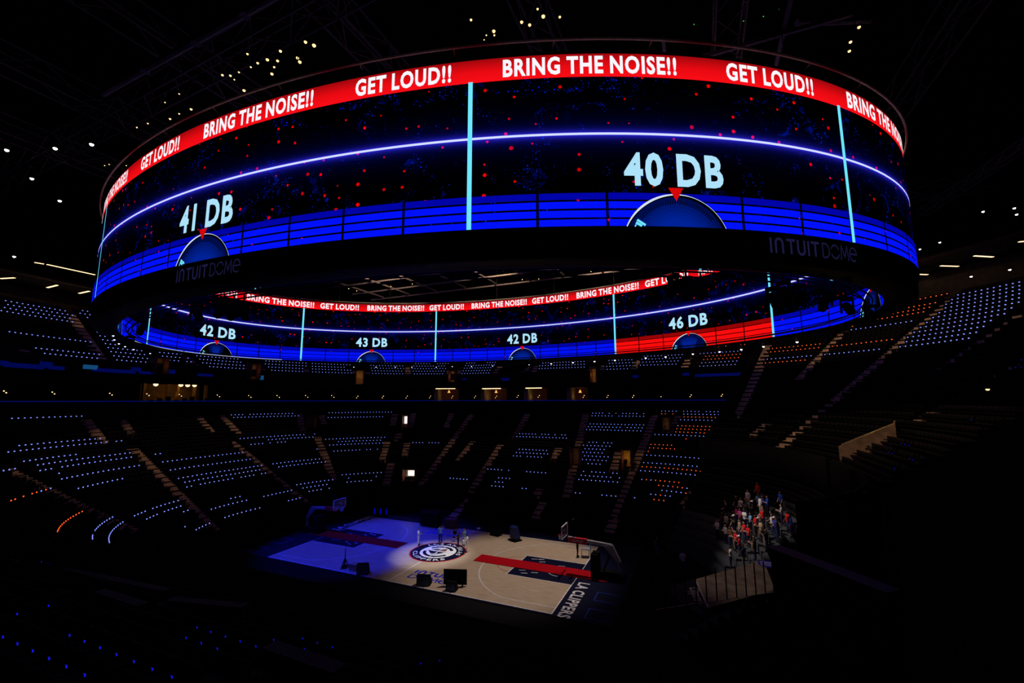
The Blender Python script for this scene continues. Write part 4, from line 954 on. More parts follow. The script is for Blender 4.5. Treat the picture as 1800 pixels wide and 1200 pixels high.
SK = [cmat('skin%d' % i, c) for i, c in enumerate(((.52, .30, .21), (.34, .18, .11), (.16, .08, .05), (.60, .38, .28)))]
for c in ('black', 'brown'): cmat(c, COLS[c])
def setm(o, m):
    if not o.data.materials: o.data.materials.append(m)
    o.material_slots[0].link = 'OBJECT'; o.material_slots[0].material = m
def person(pose, loc, rz, shirt, trousers, label, hair='black', skin=0, cap=None, sc=1.0, group=None):
    P_ = POSES[pose]; o = link('person', P_['body']); setm(o, SK[skin]); o.location = loc; o.rotation_euler = (0, 0, rz); o.scale = (sc,)*3
    tag(o, label, 'person', group)
    for nm, m in (('shirt', cmat(shirt, COLS[shirt])), ('trousers', cmat(trousers, COLS[trousers])), ('shoes', cmat('black', COLS['black'])), ('hair', cmat(hair, COLS[hair])), ('eyes', cmat('black', COLS['black'])), ('mouth', cmat('brown', COLS['brown'])), ('nose', SK[skin]), ('ears', SK[skin])):
        c = link(nm, P_[nm], None, o); setm(c, m)
    if cap: c = link('cap', P_['cap'], None, o); setm(c, cmat(cap, COLS[cap]))
    return o
rngp = random.Random(3); ORD = ['first', 'second', 'third', 'fourth', 'fifth', 'sixth', 'seventh', 'eighth', 'ninth', 'tenth', 'eleventh']
cnt = {}
for (x, y, row, nx, ny, c, cap_) in PLACED:
    key = (c, cap_); cnt[key] = cnt.get(key, 0)+1
    nm = {'sky': 'sky blue'}.get(c, c); capw = ' and %s cap' % cap_ if cap_ else ''
    lab_ = 'standing spectator in %s shirt%s, %s such from the left in the crowd' % (nm, capw, ORD[cnt[key]-1])
    person(rngp.choice((0, 1, 1, 2, 3)), (x, y, 1.3+.66*row-.7), math.pi/2+math.atan2(ny, nx)+rngp.uniform(-.3, .3), c, rngp.choice(('jeans', 'black', 'khaki', 'navy')), lab_, rngp.choice(('black', 'brown')), rngp.randrange(4), cap_, rngp.uniform(.95, 1.06), 'spectators standing behind the right basket')
p = at(1196, 985, 0.0); person(0, (22.6, 4.2, 0.0), 0.4, 'white', 'jeans', 'person in white T-shirt walking on the floor behind the right basket')
person(2, (20.2, 7.4, 0.0), 1.9, 'black', 'purple', 'person in pale purple trousers beside the far right stands')
person(1, (13.15, 4.0, .006), -1.4, 'black', 'black', 'person in black working at the control cart', skin=1)
person(1, (-2.9, 0.75, .006), -1.2, 'white', 'white', 'performer in white standing left of the centre emblem', skin=1)
person(3, (-1.4, 2.6, .006), -2.9, 'sky', 'navy', 'performer in pale blue behind the top of the emblem', skin=2)
person(1, (2.75, 0.95, .006), 2.0, 'white', 'white', 'performer in white leaning over a drum right of the emblem', skin=2)
person(2, (1.5, 2.6, .006), 2.6, 'sky', 'white', 'performer in pale blue behind the drummer', skin=1)
person(1, (1.15, 1.95, .006), 2.4, 'black', 'navy', 'performer in black crouched beside the emblem edge', skin=2, sc=.85)
def mic(loc, label):
    r = empty('microphone_stand', loc); tag(r, label, 'stand'); MB().lathe([(.22, 0), (.22, .03), (.03, .05)], n=14).build('base', M['black'], r)
    MB().tube([(0, 0, .03), (0, 0, 1.35)], .018, 6).build('pole', M['dsteel'], r); MB().tube([(0, 0, 1.35), (.1, .12, 1.45)], .03, 6).build('microphone', M['black'], r)
mic((2.55, 0.35, .006), 'microphone stand in front of the performer in white on the right'); mic((-1.3, 2.1, .006), 'microphone stand at the top of the emblem'); mic((-2.4, .65, .006), 'microphone stand before the left performer')
dr = empty('drum', (2.25, 1.35, .006)); tag(dr, 'drum on a stand beside the emblem', 'drum'); MB().lathe([(.22, .6), (.24, .65), (.24, .95), (.22, 1.0)], n=16).build('shell', M['white'], dr)
for k in range(3):
    a = 2.1*k; MB().tube([(.15*math.cos(a), .15*math.sin(a), .6), (.3*math.cos(a), .3*math.sin(a), 0)], .015, 5).build('leg', M['grey'], dr)
ch = empty('folding_chair', (-0.05, 3.3, .006), 0.6); tag(ch, 'black folding chair behind the emblem', 'chair')
MB().box(-.22, .22, -.22, .22, .44, .48).build('seat', M['black'], ch); MB().box(-.22, .22, .2, .24, .7, 1.05).build('backrest', M['black'], ch)
for a in (-.2, .2):
    for b_ in (-.2, .22): MB().tube([(a, b_, 0), (a, b_*.9, 1.05 if b_ > 0 else .46)], .014, 5).build('leg', M['grey'], ch)

# ================================================================== SUITES, OPENINGS AND THEIR LAMPS
def frame_of(p):
    """outward normal and tangent of the bowl at a plan point"""
    x, y = p[0], p[1]; cx_ = min(max(x, LX), RX); cy_ = min(max(y, -HY), HY); n_ = np.array([x-cx_, y-cy_]); n_ /= np.linalg.norm(n_)
    return n_, np.array([n_[1], -n_[0]])
def local(name, p, z):           # empty whose local +y is outward, +x to the viewer's right
    n_, t_ = frame_of(p); return empty(name, (p[0], p[1], z), math.atan2(n_[1], n_[0])-math.pi/2)
# dividing fins along the suite front
for k, u in enumerate([q for q in range(20, 1290, 44) if not any(a-14 < q < b+14 for a, b in ((258, 374), (764, 800), (846, 880), (922, 952), (997, 1026)))]):
    p = atR(u, 690, 35.2)
    if p is None: continue
    r = local('suite_divider', p, 12.6); tag(r, 'dark fin wall between suites, %s from the left along the suite rail' % nth(k+1), 'partition', 'suite divider fins')
    MB().box(-.12, .12, -.6, 4.5, 0, 5.95).build('fin', M['black'], r); MB().box(-.14, .14, -.66, -.6, 0, 2.1).build('end_cap', M['dsteel'], r)
# pairs of tiny counter lights
k = 0
for u0, v0 in ((8, 687), (93, 689), (194, 691), (259, 692), (316, 693), (383, 694), (438, 695), (488, 695), (538, 695), (584, 695), (630, 696), (675, 696), (717, 696), (758, 696), (797, 696), (837, 696), (874, 696), (912, 695), (949, 695), (1028, 695), (1070, 695), (1115, 695), (1165, 694), (1216, 694), (1271, 693)):
    for du, dv in ((-1, 0), (-1 if u0 > 600 else 3, 3) if u0 < 600 else (-3, 3),):
        q = atR(u0+du, v0+dv, 34.9 if dv == 0 else 34.6)
        if q is None: continue
        k += 1; r = local('counter_light', q, q[2]-.06); tag(r, 'tiny warm counter light on the suite rail, %s from the left' % nth(k), 'light', 'paired counter lights along the suite rail')
        MB().lathe([(.05, -.25), (.05, 0)], n=6).build('stem', M['dsteel'], r); MB().lathe([(.02, 0), (.06, .03), (.06, .09), (.02, .12)], n=8).build('bulb', M['e_warm'], r)
# lit suites
def suite(u0, u1, v0, v1, label, strip_=True, pend=True):
    R_ = 35.5; a = atR(u0, (v0+v1)/2, R_); b = atR(u1, (v0+v1)/2, R_); zt = atR((u0+u1)/2, v0, R_)[2]; zb = 14.0
    c = (a+b)/2; r = local('lit_suite', c, zb); tag(r, label, 'suite'); w_ = np.linalg.norm((a-b)[:2])/2; h_ = zt-zb
    MB().box(-w_, w_, 3.3, 3.4, 0, h_).build('back_wall', M['brown'], r); MB().box(-w_-.1, -w_+.7, 0, 3.3, .6, h_).build('side_wall', M['tan'], r); MB().box(-w_, w_, 0, 3.4, h_, h_+.1).build('soffit', M['tan'], r)
    MB().box(-w_, w_, -.05, 3.3, -.15, 0).build('floor_slab', M['black'], r)
    if strip_: MB().box(-w_+.2, w_, -.02, .14, h_-.16, h_-.02).build('ceiling_strip_light', M['e_tube'], r)
    if pend:
        pl = MB().lathe([(.30, -.55), (.06, -.02), (.04, 0)], (.5, 1.5, h_-.35), 12).build('pendant_lamp', M['e_amber'], r); MB().tube([(.5, 1.5, h_-.35), (.5, 1.5, h_)], .015, 5).build('cord', M['black'], pl)
    for k_ in range(4): MB().lathe([(.18, 0), (.22, .5), (.16, .75), (.08, .8)], (-w_+.6+k_*.62, .5, 0), 8).build('chair_back', M['black'], r)
suite(764, 800, 682, 697, 'warm lit suite left of the middle above the suite rail'); suite(846, 880, 682, 696, 'second warm lit suite from the left on the far side')
suite(922, 952, 681, 693, 'third warm lit suite from the left on the far side', True, False); suite(997, 1026, 681, 692, 'warm lit suite furthest right on the far side', False, True)
bar = None
a = atR(258, 684, 36.0); b = atR(374, 690, 36.0); c = (a+b)/2; r = local('lounge_bar', c, 13.6); tag(r, 'warm lit lounge with four round lamps on the left suite level', 'lounge')
w_ = np.linalg.norm((a-b)[:2])/2; hz_ = atR(316, 675, 36.0)[2]-13.6
MB().box(-w_, w_, 3.3, 3.4, 0, hz_).build('back_wall', M['amber'], r); MB().box(-w_, w_, 0, 3.4, hz_, hz_+.12).build('soffit', M['amber'], r); MB().box(-w_, w_, -.1, .5, 0, 1.0).build('bar_counter', M['brown'], r)
for x_ in (-w_+.2, -w_*.28, .1, w_*.55, w_-.3): MB().box(x_-.16, x_+.16, 1.0, 1.5, 0, hz_).build('pillar', M['amber'], r)
for k_ in range(9): MB().box(-w_+.6+k_*1.1, -w_+1.1+k_*1.1, .3, .6, 1.0, 1.5+.25*((k_*7) % 3)).build('bar_stool_back', M['black'], r)
for u, v in ((274, 675), (318, 676), (330, 676.5), (342, 676.5)):
    q = atR(u, v, 36.2); g = local('globe_lamp', q, q[2]); tag(g, 'round glowing lamp over the lounge, %s from the left' % ['first', 'second', 'third', 'fourth'][[274, 318, 330, 342].index(u)], 'lamp', 'lounge globe lamps')
    MB().lathe([(.05, -.30), (.24, -.2), (.30, 0), (.24, .2), (.05, .30)], n=14).build('globe', M['e_tube'], g); MB().tube([(0, 0, .3), (0, 0, .9)], .02, 5).build('rod', M['black'], g)
l_ = bpy.data.lights.new('lounge_light', 'POINT'); l_.energy = 7; l_.color = (1, .52, .16); l_.shadow_soft_size = .3; o = bpy.data.objects.new('lounge_light', l_); COL.objects.link(o); nb, tb2 = frame_of(c); o.location = (c[0]+nb[0]*1.2, c[1]+nb[1]*1.2, 15.9)
for (u0, u1) in ((764, 800), (846, 880), (922, 952), (997, 1026)):
    q = atR((u0+u1)/2, 688, 37.0); l_ = bpy.data.lights.new('suite_light', 'POINT'); l_.energy = 3.5; l_.color = (1, .62, .25); l_.shadow_soft_size = .2; o = bpy.data.objects.new('suite_light', l_); COL.objects.link(o); o.location = (q[0], q[1], 15.6)
# amber doorways (vomitories)
def doorway(u, v0, v1, wpx, fn, t0, label, m, glow=None, light=0):
    p = march(u, v1, fn, t0)
    if p is None: print('door miss', u); return
    n_, t_ = frame_of(p); dist_ = np.linalg.norm(p-CAM); w_ = wpx/F*dist_/2; h_ = (v1-v0)/F*dist_
    r = local('doorway', p, p[2]-.7); tag(r, label, 'doorway')
    MB().box(-w_, w_, .9, 1.0, 0, h_+.7).build('back_panel', m, r); MB().box(-w_-.12, -w_, -.6, 1.0, 0, h_+.9).build('jamb', M['brown'], r); MB().box(w_, w_+.12, -.6, 1.0, 0, h_+.9).build('jamb', M['brown'], r)
    MB().box(-w_-.12, w_+.12, -.2, 1.0, h_+.75, h_+.9).build('lintel', M['black'], r)
    if glow: MB().box(-w_*.6, w_*.6, .85, .9, h_*.35+.4, h_+.5).build('lit_sign', glow, r)
    if light:
        l2 = bpy.data.lights.new('doorway_light', 'POINT'); l2.energy = light; l2.color = (1, .6, .2); l2.shadow_soft_size = .1; o2 = bpy.data.objects.new('doorway_light', l2); COL.objects.link(o2)
        o2.location = (p[0]-n_[0]*.1, p[1]-n_[1]*.1, p[2]-.7+h_*.8)
doorway(1102, 794, 816, 13, zlow, 10, 'amber lit doorway in the far side lower tier', M['amber'], None, 10)
doorway(1172, 736, 752, 9, zlow, 10, 'dim greenish doorway beside the orange and blue block', M['tan'], None, 2)
doorway(1012, 790, 815, 14, zlow, 10, 'dark doorway right of the far side middle', M['tan'], None, 1)
doorway(720, 827, 838, 20, zlow, 10, 'bright white lit doorway low on the far side', M['white'], emit('doorway_white', (1.0, .9, .7), 1.4, False), 6)
doorway(712, 731, 748, 8, zlow, 10, 'doorway with a small bright exit sign high on the far side', M['tan'], emit('exit_sign', (1.0, .75, .75), 1.6, False), 1)
doorway(546, 733, 748, 12, zlow, 10, 'dim grey doorway high at the left end of the far side', M['wallgrey'], None, 1)
doorway(632, 652, 668, 11, zup, 22, 'amber doorway under the far upper tier, left', M['amber'], None, 8)
doorway(795, 652, 664, 10, zup, 22, 'amber doorway under the far upper tier, middle', M['amber'], None, 8)
doorway(1044, 648, 664, 9, zup, 22, 'amber doorway under the far upper tier, right', M['amber'], None, 8)
doorway(447, 642, 658, 12, zup, 22, 'brown doorway in the upper left corner tier', M['amber'], None, 3)
doorway(281, 633, 647, 14, zup, 22, 'brown doorway in the upper left tier', M['amber'], None, 3)
# end-stand opening with pale yellow side walls
def zwall_front(x, y): return zup(x, y)
q0 = march(1478, 795, zup, 20); q1 = march(1575, 752, zup, 20)
if q0 is not None and q1 is not None:
    d = (q1-q0)[:2]; L_ = np.linalg.norm(d); r = empty('stand_opening', (q0[0], q0[1], q0[2]-.9), math.atan2(d[1], d[0])); tag(r, 'pale yellow walled stair opening in the end stand', 'stair opening')
    rise = q1[2]-q0[2]
    for y_, nm in ((-1.1, 'side_wall'), (1.1, 'side_wall')):
        MB().hexa([(0, y_-.1, -.5), (L_, y_-.1, rise-.3), (L_, y_+.1, rise-.3), (0, y_+.1, -.5), (0, y_-.1, 1.5), (L_, y_-.1, rise+1.3), (L_, y_+.1, rise+1.3), (0, y_+.1, 1.5)]).build(nm, M['tan'], r)
    MB().box(L_-.1, L_, -1.1, 1.1, rise-.3, rise+1.4).build('end_wall', M['tan'], r)
    for i in range(7): MB().box(L_*i/7, L_*(i+1)/7, -1, 1, rise*i/7-.5, rise*i/7-.1).build('step', M['step'], r)
    l2 = bpy.data.lights.new('opening_light', 'POINT'); l2.energy = 14; l2.color = (1, .75, .3); l2.shadow_soft_size = .1; o2 = bpy.data.objects.new('opening_light', l2); COL.objects.link(o2); o2.location = tuple((q0+q1)/2+np.array([0, 0, 1.2]))
# dim screens and displays along the upper fascia
for i, (u0, u1, v0, v1, m) in enumerate(((0, 13, 635, 641, 'e_tv'), (13, 46, 639, 645, 'e_tv'), (46, 72, 641, 647, 'e_tv'), (73, 89, 637, 645, 'e_tv'), (90, 109, 644, 649, 'e_tv'), (150, 168, 642, 648, 'e_tv2'), (168, 196, 648, 653, 'e_tv'), (197, 232, 650, 655, 'e_tv'), (233, 246, 646, 652, 'e_tv'), (248, 266, 653, 657, 'e_tv'), (294, 306, 650, 656, 'e_tv'), (350, 372, 657, 661, 'e_tv'), (457, 463, 660, 667, 'e_tv2'), (812, 820, 665, 668, 'e_tv'), (880, 896, 664, 669, 'e_tv'), (1112, 1122, 659, 664, 'e_tv'), (1200, 1211, 655, 660, 'e_tv'), (1225, 1300, 656, 661, 'e_tv'))):
    a = atR((u0+u1)/2, (v0+v1)/2, 31.2); dist_ = np.linalg.norm(a-CAM); w_ = (u1-u0)/F*dist_*.5; h_ = (v1-v0)/F*dist_*.5
    r = local('display_panel', a, a[2]); tag(r, 'small dim blue display panel under the upper tier, %s from the left' % nth(i+1), 'display', 'dim displays under the upper tier')
    MB().box(-w_, w_, 0, .1, -h_, h_).build('casing', M['black'], r); MB().box(-w_*.95, w_*.95, -.02, 0, -h_*.9, h_*.9).build('picture', M[m], r)

# ================================================================== ROOF RIG
def truss(p, q, w_, label, name='roof_truss', m=None, seg=None):
    p = np.array(p, float); q = np.array(q, float); L_ = np.linalg.norm(q-p); d = (q-p)/L_; s_ = np.cross(d, (0, 0, 1)); s_ /= np.linalg.norm(s_); u_ = np.cross(s_, d)
    r = empty(name, tuple((p+q)/2)); tag(r, label, 'truss', 'roof trusses'); c = (p+q)/2; m = m or M['steel']
    for a, b in ((-1, -1), (1, -1), (-1, 1), (1, 1)):
        o_ = s_*a*w_/2+u_*b*w_/2; MB().tube([p+o_-c, q+o_-c], .09, 6).build('chord', m, r)
    k = seg or max(3, int(L_/(w_*1.3))); mb = MB()
    for i in range(k):
        a = p+d*L_*i/k-c; b = p+d*L_*(i+1)/k-c; sg = 1 if i % 2 else -1
        for e_ in (-1, 1): mb.tube([a+s_*e_*w_/2-u_*sg*w_/2, b+s_*e_*w_/2+u_*sg*w_/2], .05, 5)
        for e_ in (-1, 1): mb.tube([a-s_*sg*w_/2+u_*e_*w_/2, b+s_*sg*w_/2+u_*e_*w_/2], .05, 5)
    mb.build('web_braces', m, r)
for i, (x_, tx) in enumerate(((-34, 'leftmost'), (-22, 'left'), (-9, 'left of the middle'), (4, 'over the middle'), (16, 'right of the middle'), (28, 'right'), (42, 'rightmost'))):
    truss((x_, -30, 40.5), (x_, 44, 40.5), 1.8, 'dark steel roof truss across the bowl, '+tx)
truss((-48, -20, 39), (40, -22, 41), 1.6, 'dark lengthwise roof truss on the near side'); truss((-48, 24, 39), (56, 24, 39), 1.6, 'dark lengthwise roof truss on the far side')
# rigging grid seen through the ring
rg = empty('rigging_grid', (0, 4, 34.6)); tag(rg, 'grid of rigging beams seen through the ring screen', 'rigging')
rgm = mat('rig_grey', (.22, .20, .22), .4)
for x_ in range(-30, 31, 6): MB().box(x_-.09, x_+.09, -20, 22, -.12, .12).build('beam', rgm, rg)
for y_ in range(-18, 23, 5): MB().box(-33, 33, y_-.08, y_+.08, -.35, -.13).build('beam', rgm, rg)
# roof lamps
lampcan = MB().lathe([(.10, .0), (.17, .05), (.17, .42), (.08, .5)], n=10).mesh('lamp_can', M['dsteel']); yoke = MB().box(-.21, -.18, -.04, .04, .1, .75).box(.18, .21, -.04, .04, .1, .75).box(-.21, .21, -.04, .04, .72, .76).mesh('yoke', M['dsteel'])
rod = MB().tube([(0, 0, .76), (0, 0, 2.2)], .02, 5).mesh('hanger_rod', M['steel'])
def lensm(nm, m): return MB().lathe([(.02, -.13), (.11, -.09), (.15, -.02), (.15, .05)], n=10).mesh(nm, m)
LENS = {k: lensm('lens', M[k]) for k in ('e_warm', 'e_white', 'e_cool', 'e_green', 'e_redl')}
LCNT = {}
def lamp(u, v, z, kind, label, group, sc=1.0, name='catwalk_lamp'):
    if group and 'of five' not in label and 'down from' not in label and ' one' not in label: LCNT[group] = LCNT.get(group, 0)+1; label = label+', '+nth(LCNT[group])+' from left'
    p = at(u, v, z); r = empty(name, tuple(p)); r.scale = (sc,)*3; tag(r, label, 'lamp', group)
    for nm, me in (('lamp_can', lampcan), ('yoke', yoke), ('hanger_rod', rod), ('lens', LENS[kind])): link(nm, me, None, r)
for u, v, s_ in sorted(((391, 132, .8), (405, 133, .8), (412, 140, .5), (420, 127, .6), (429, 159, 1), (435, 95, .7), (441, 118, .6), (453, 111, .8), (470, 105, 1), (478, 130, 1), (482, 118, .7), (488, 107, .9), (493, 90, .9), (523, 102, 1), (527, 109, 1.1), (537, 74, 1), (552, 80, 1.2), (336, 192, .9), (299, 209, .8), (315, 200, .6), (260, 217, .6), (241, 224, .7), (315, 165, .5), (290, 180, .5), (184, 291, .5), (192, 289, .5), (222, 291, .5))):
    lamp(u, v, 38.0, 'e_warm', 'small warm lamp over the ring screen left shoulder', 'lamps over the left shoulder of the ring', s_*.65)
for u, v, s_ in sorted(((828, 35, .8), (868, 55, 1.1), (869, 62, .6), (917, 39, 1), (931, 44, 1), (945, 16, .7), (955, 29, 1.2), (984, 30, .8), (855, 62, .5), (851, 70, .4))):
    lamp(u, v, 38.0, 'e_warm', 'warm lamp over the top of the ring screen', 'lamps over the top of the ring', s_*.6)
for i, (u, v) in enumerate(((12, 264), (97, 261), (161, 254), (56, 314), (105, 353), (25, 451))):
    lamp(u, v, 37.0 if v < 400 else 33.5, 'e_white', 'white lamp at the left roof edge, %s down from the top' % ORD[i], 'white lamps at the left roof edge', 1.0)
for i, (u, v) in enumerate(((1728, 372), (1783, 366), (1787, 377), (1652, 426), (1617, 438))):
    lamp(u, v, 36.0, 'e_white', 'white lamp under the roof on the right, %s of five' % ORD[i], 'white lamps on the right roof edge', .8)
for i, (u, v) in enumerate(((1707, 486), (1775, 474))):
    lamp(u, v, 29.5, 'e_white', 'rail spotlight behind the top rows of the end stand, %s one' % ('left', 'right')[i], 'rail spotlights', .8)
for u, v in ((1493, 90), (1495, 74), (1510, 48)): lamp(u, v, 38, 'e_warm', 'small lamp over the right shoulder of the ring screen', 'lamps over the right shoulder of the ring', .6)
for u, v in sorted(((1370, 16), (1342, 29), (1307, 37), (1220, 43))): lamp(u, v, 38, 'e_green', 'tiny green pilot lamp under the roof top right', 'green pilot lamps', .22)
for u, v in sorted(((562, 495), (613, 507), (627, 511), (687, 503), (725, 499), (737, 503), (918, 491), (933, 472), (947, 490), (1039, 477), (885, 478))): lamp(u, v, 36, 'e_warm', 'small lamp on the rigging seen through the ring', 'lamps on the rigging grid', .55)
lamp(1736, 684, 15.2, 'e_warm', 'single amber lamp in the dark right stand', None, .3)
# downlights under the far edge of the ring
for u, v in ((199, 590), (201, 597), (209, 604), (220, 609), (235, 614), (264, 621), (622, 645), (661, 645), (695, 645), (724, 645), (767, 645), (795, 644), (829, 644), (866, 643), (930, 641)):
    lamp(u, v, 19.6, 'e_cool', 'small blue-white downlight under the far ring edge', 'cool downlights under the ring', .42, 'ring_downlight')
for u, v in ((969, 639), (1007, 637), (1045, 635), (1081, 633), (1135, 629), (1170, 627), (1218, 622), (1265, 618), (1303, 614), (1342, 609), (1401, 601)):
    lamp(u, v, 19.6, 'e_white', 'bright white downlight under the far ring edge', 'white downlights under the ring', .6, 'ring_downlight')
# moving heads hanging inside the near rim
mh_y = MB().box(-.32, .32, -.14, .14, .35, .55).box(-.32, -.24, -.1, .1, -.35, .35).box(.24, .32, -.1, .1, -.35, .35).mesh('yoke', M['black'])
mh_h = MB().lathe([(.14, -.62), (.22, -.5), (.22, .1), (.15, .25)], n=12).mesh('head', M['black']); mh_c = MB().tube([(0, 0, .55), (0, 0, 1.0)], .05, 6).mesh('clamp', M['black'])
NEARTH = [math.radians(-179+i*0.25) for i in range(713)]; NEARP = np.array([hp(t, -2.5, 20.35) for t in NEARTH]); _d = NEARP-CAM; NEARU = 900+F*(_d@RT)/(_d@FW)
for i, u in enumerate((228, 250, 298, 322, 344, 392, 410, 428, 1186, 1206, 1232, 1360, 1378, 1404, 1450, 1488, 1562)):
    th = NEARTH[int(np.argmin(np.abs(NEARU-u)))]; p = hp(th, -2.5, 20.5-((i*13) % 4)*.12); r = empty('moving_head_light', p, th)
    tag(r, 'black moving head light under the near rim, %s from the left %s' % ((ORD[i], 'on the left side') if u < 900 else (ORD[i-8], 'on the right side')), 'stage light', 'moving heads under the near rim')
    link('yoke', mh_y, None, r); link('head', mh_h, None, r).rotation_euler = (((i*7) % 5-2)*.3, ((i*11) % 5-2)*.25, 0); link('clamp', mh_c, None, r)
tr_ = empty('lighting_truss', (HX, HYC, 21.3)); tag(tr_, 'black curved lighting truss inside the ring screen', 'truss')
for off_, z_ in ((-2.3, 0), (-2.75, 0), (-2.5, -.35)):
    MB().tube([(hp(math.radians(-180+i*2.25), off_, 0)[0]-HX, hp(math.radians(-180+i*2.25), off_, 0)[1]-HYC, z_) for i in range(161)], .05, 5).build('chord', M['black'], tr_)
# tube lights of the upper concourses
def tube(u0, v0, u1, v1, z, label, grp, th=.16):
    a = at(u0, v0, z); b = at(u1, v1, z); d = b-a; L_ = np.linalg.norm(d); r = empty('tube_light', tuple((a+b)/2), math.atan2(d[1], d[0])); tag(r, label, 'light', grp)
    MB().box(-L_/2, L_/2, -th, th, .02, .14).build('housing', M['dsteel'], r); MB().box(-L_/2+.03, L_/2-.03, -th*.8, th*.8, -.03, .02).build('diffuser', M['e_tube'], r)
for i, q in enumerate(((0, 489.5, 26, 488), (83, 505.5, 101, 501), (139, 515.5, 157, 511.5))): tube(*q, 31.0, '%s of three tube lights above the upper left rows' % ('leftmost', 'middle', 'rightmost')[i], 'left concourse tube lights')
tube(82, 464.5, 168, 483, 33.2, 'long glowing tube light above the upper left concourse', None); tube(60, 461, 78, 464, 33.2, 'short bright tube light left of the long one', None)
for i, q in enumerate(((1615, 482, 1631, 482.5), (1653, 467, 1685, 468), (1712, 449.5, 1746, 451.5), (1790, 425, 1812, 423))): tube(*q, 32.9, '%s tube light from the left above the end stand' % ORD[i], 'right concourse tube lights')

# ================================================================== NEAR SIDE: PARAPETS, PLATFORM, PARTITIONS
def parapet(pts, z, h_, th, label, m, cap=True, name='parapet'):
    a, b = [np.array(p[:2], float) for p in pts]; d = b-a; L_ = np.linalg.norm(d); r = empty(name, (a[0], a[1], z-h_), math.atan2(d[1], d[0])); tag(r, label, 'wall')
    MB().box(0, L_, -th/2, th/2, 0, h_).build('wall_body', m, r)
    if cap: MB().box(-.03, L_+.03, -th/2-.05, th/2+.05, h_, h_+.08).build('coping', M['dsteel'], r)
    return r
dk = mat('dim_plaster', (.05, .045, .04), .9)
parapet((at(0, 985, 7.6), at(150, 1010, 7.6)), 7.6, .8, .2, 'dim ledge wall in the near left stand', dk); parapet((at(150, 1010, 7.6), at(292, 1040, 7.6)), 7.6, .8, .2, 'dim ledge wall continuing right in the near left stand', dk)
parapet((at(175, 1042, 8.8), at(250, 1066, 8.8)), 8.8, 1.0, .2, 'short dim parapet in the near left stand', dk); parapet((at(300, 1056, 8.4), at(430, 1068, 8.4)), 8.4, .9, .2, 'dim parapet below the court in the near stand', dk)
parapet((at(475, 1140, 10.2), at(595, 1182, 10.2)), 10.2, 1.0, .2, 'dim sloping parapet at the bottom of the near stand', dk)
parapet((at(1362, 968, 12.3), at(1568, 1048, 12.3)), 12.3, 5.5, .2, 'black parapet with a faint blue top edge at the lower right', M['black'])
# tall black partition at the right edge
a = CAM+ray(1562, 900)*9.0; b = CAM+ray(1900, 900)*6.0
a2, b2 = a[:2], b[:2]; d = b2-a2; L_ = np.linalg.norm(d)
r = empty('black_partition', (a2[0], a2[1], 6.0), math.atan2(d[1], d[0])); tag(r, 'tall black partition filling the lower right corner', 'partition')
def zpx(u, v, p2):
    dd = ray(u, v); k = np.linalg.norm(np.array(p2)-CAM[:2])/np.linalg.norm(dd[:2]); return CZ+dd[2]*k
za = zpx(1562, 860, a2)-6; zb_ = zpx(1800, 700, b2)-6
MB().hexa([(0, 0, 0), (L_, 0, 0), (L_, .3, 0), (0, .3, 0), (0, 0, za), (L_, 0, zb_), (L_, .3, zb_), (0, .3, za)]).build('panel', M['black'], r)
MB().box(-.06, 0, -.05, .35, 0, za).build('end_post', M['black'], r)
# wooden mini court on the concourse platform with a post rail in front
zp = 7.5; A_, B_, C_, D_ = [at(u, v, zp) for u, v in ((1178, 1030), (1238, 1070), (1362, 1036), (1342, 984))]
r = empty('platform_floor', tuple((A_+B_+C_+D_)/4)); tag(r, 'scuffed wooden platform floor with navy lettered end behind the post rail', 'platform'); o0 = (A_+B_+C_+D_)/4
def poly(pts, z0, z1, m, nm):
    k = len(pts); vs = [(p[0]-o0[0], p[1]-o0[1], z0) for p in pts]+[(p[0]-o0[0], p[1]-o0[1], z1) for p in pts]
    MB().add(vs, [tuple(range(k))[::-1], tuple(range(k, 2*k))]+[(i, (i+1) % k, (i+1) % k+k, i+k) for i in range(k)]).build(nm, m, r)
def mix(P, Q_, t): return P+(Q_-P)*t
poly([A_, B_, C_, D_], -.3, 0, M['concrete'], 'deck'); N1, N2 = mix(A_, D_, .24), mix(B_, C_, .05)
poly([A_, B_, N2, N1], 0, .01, M['navy'], 'navy_end')
V, Fq = stroke([[(N1-o0)[:2], (N2-o0)[:2]]], .06); MB().add([(v[0], v[1], .02) for v in V], Fq).build('white_line', M['white'], r)
Vt, Ft = fit_text('Clippers', 1.5, .55, .02); ax = (N2-N1)[:2]; ax /= np.linalg.norm(ax); ay = np.array([-ax[1], ax[0]]); cc = mix(mix(A_, B_, .5), mix(N1, N2, .5), .55)-o0
MB().add([tuple(cc[:2]+ax*v[0]*.8+ay*(v[1]-.25))+(.02,) for v in Vt], Ft).build('platform_lettering', M['white'], r)
em = at(1352, 992, zp)-o0; MB().lathe([(.45, .01), (.45, .02)], (em[0], em[1], 0), 20).build('blue_emblem', M['bluepaint'], r)
for k_ in (-.2, 0, .2): MB().box(em[0]-.35, em[0]+.35, em[1]+k_-.04, em[1]+k_+.04, .02, .026).build('emblem_stripe', M['white'], r)
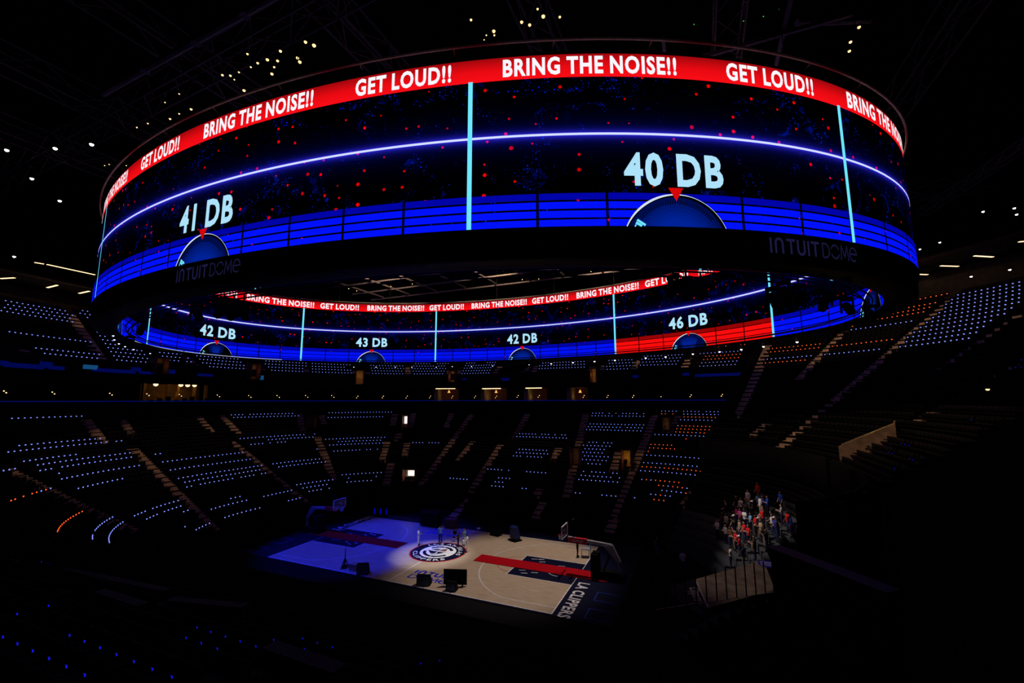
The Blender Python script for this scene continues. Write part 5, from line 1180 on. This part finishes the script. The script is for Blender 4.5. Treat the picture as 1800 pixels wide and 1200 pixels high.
rl = empty('post_rail', tuple(mix(B_, C_, .5))); tag(rl, 'railing of dark posts in front of the wooden platform', 'railing'); orr = mix(B_, C_, .5)
E0 = at(1150, 1072, zp); E1 = at(1362, 1040, zp)
for k_ in range(13):
    p = mix(E0, E1, k_/12)-orr; MB().box(p[0]-.022, p[0]+.022, p[1]-.022, p[1]+.022, -.1, 1.15).build('post', M['dsteel'], rl)
MB().tube([E0-orr+np.array([0, 0, -.02]), E1-orr+np.array([0, 0, -.02])], .04, 6).build('bottom_rail', M['grey'], rl)
# handrails on the standing terrace: light tan nosing posts beside the crowd
for i in range(9):
    t = i/8; p = march(1345+195*t, 932-55*t, lambda x, y: zend(x, y) if Rof(x, y) < 15.7 else zup(x, y), 15)
    if p is None: continue
    g = empty('rail_post', (p[0], p[1], p[2]-.7)); tag(g, 'short tan rail post on the steps right of the crowd, %s from the left' % ORD[i], 'post', 'tan rail posts by the crowd')
    MB().tube([(0, 0, 0), (0, 0, .8), (.12, -.2, .9)], .035, 6).build('upright', M['step'], g); MB().lathe([(.08, 0), (.08, .03)], n=8).build('foot_plate', M['dsteel'], g)
# beams of the roof catching board light
bm1 = empty('roof_beam', (0, 0, 36)); tag(bm1, 'dark blue-lit roof beam at the top left', 'beam'); a = at(180, 165, 37.5); b = at(490, -10, 37.5)
blm = mat('beam_grey', (.22, .22, .26), .6)
MB().tube([a-np.array([0, 0, 36]), b-np.array([0, 0, 36])], .22, 8).build('pipe', blm, bm1)
for t in (.3, .6, .85):
    p = mix(a, b, t)-np.array([0, 0, 36]); MB().lathe([(.30, -.2), (.30, .2)], tuple(p), 8).build('coupling', blm, bm1)
bm2 = empty('roof_beam', (30, 0, 36)); tag(bm2, 'dark roof beam descending at the right edge', 'beam'); a = at(1620, 375, 37.0); b = at(1815, 245, 37.0)
truss(a, b, .8, 'thin dark truss sloping up at the right frame edge')
MB().tube([at(1400, 40, 37.5)-np.array([30, 0, 36]), at(1530, 35, 38.5)-np.array([30, 0, 36])], .2, 8).build('pipe', blm, bm2)
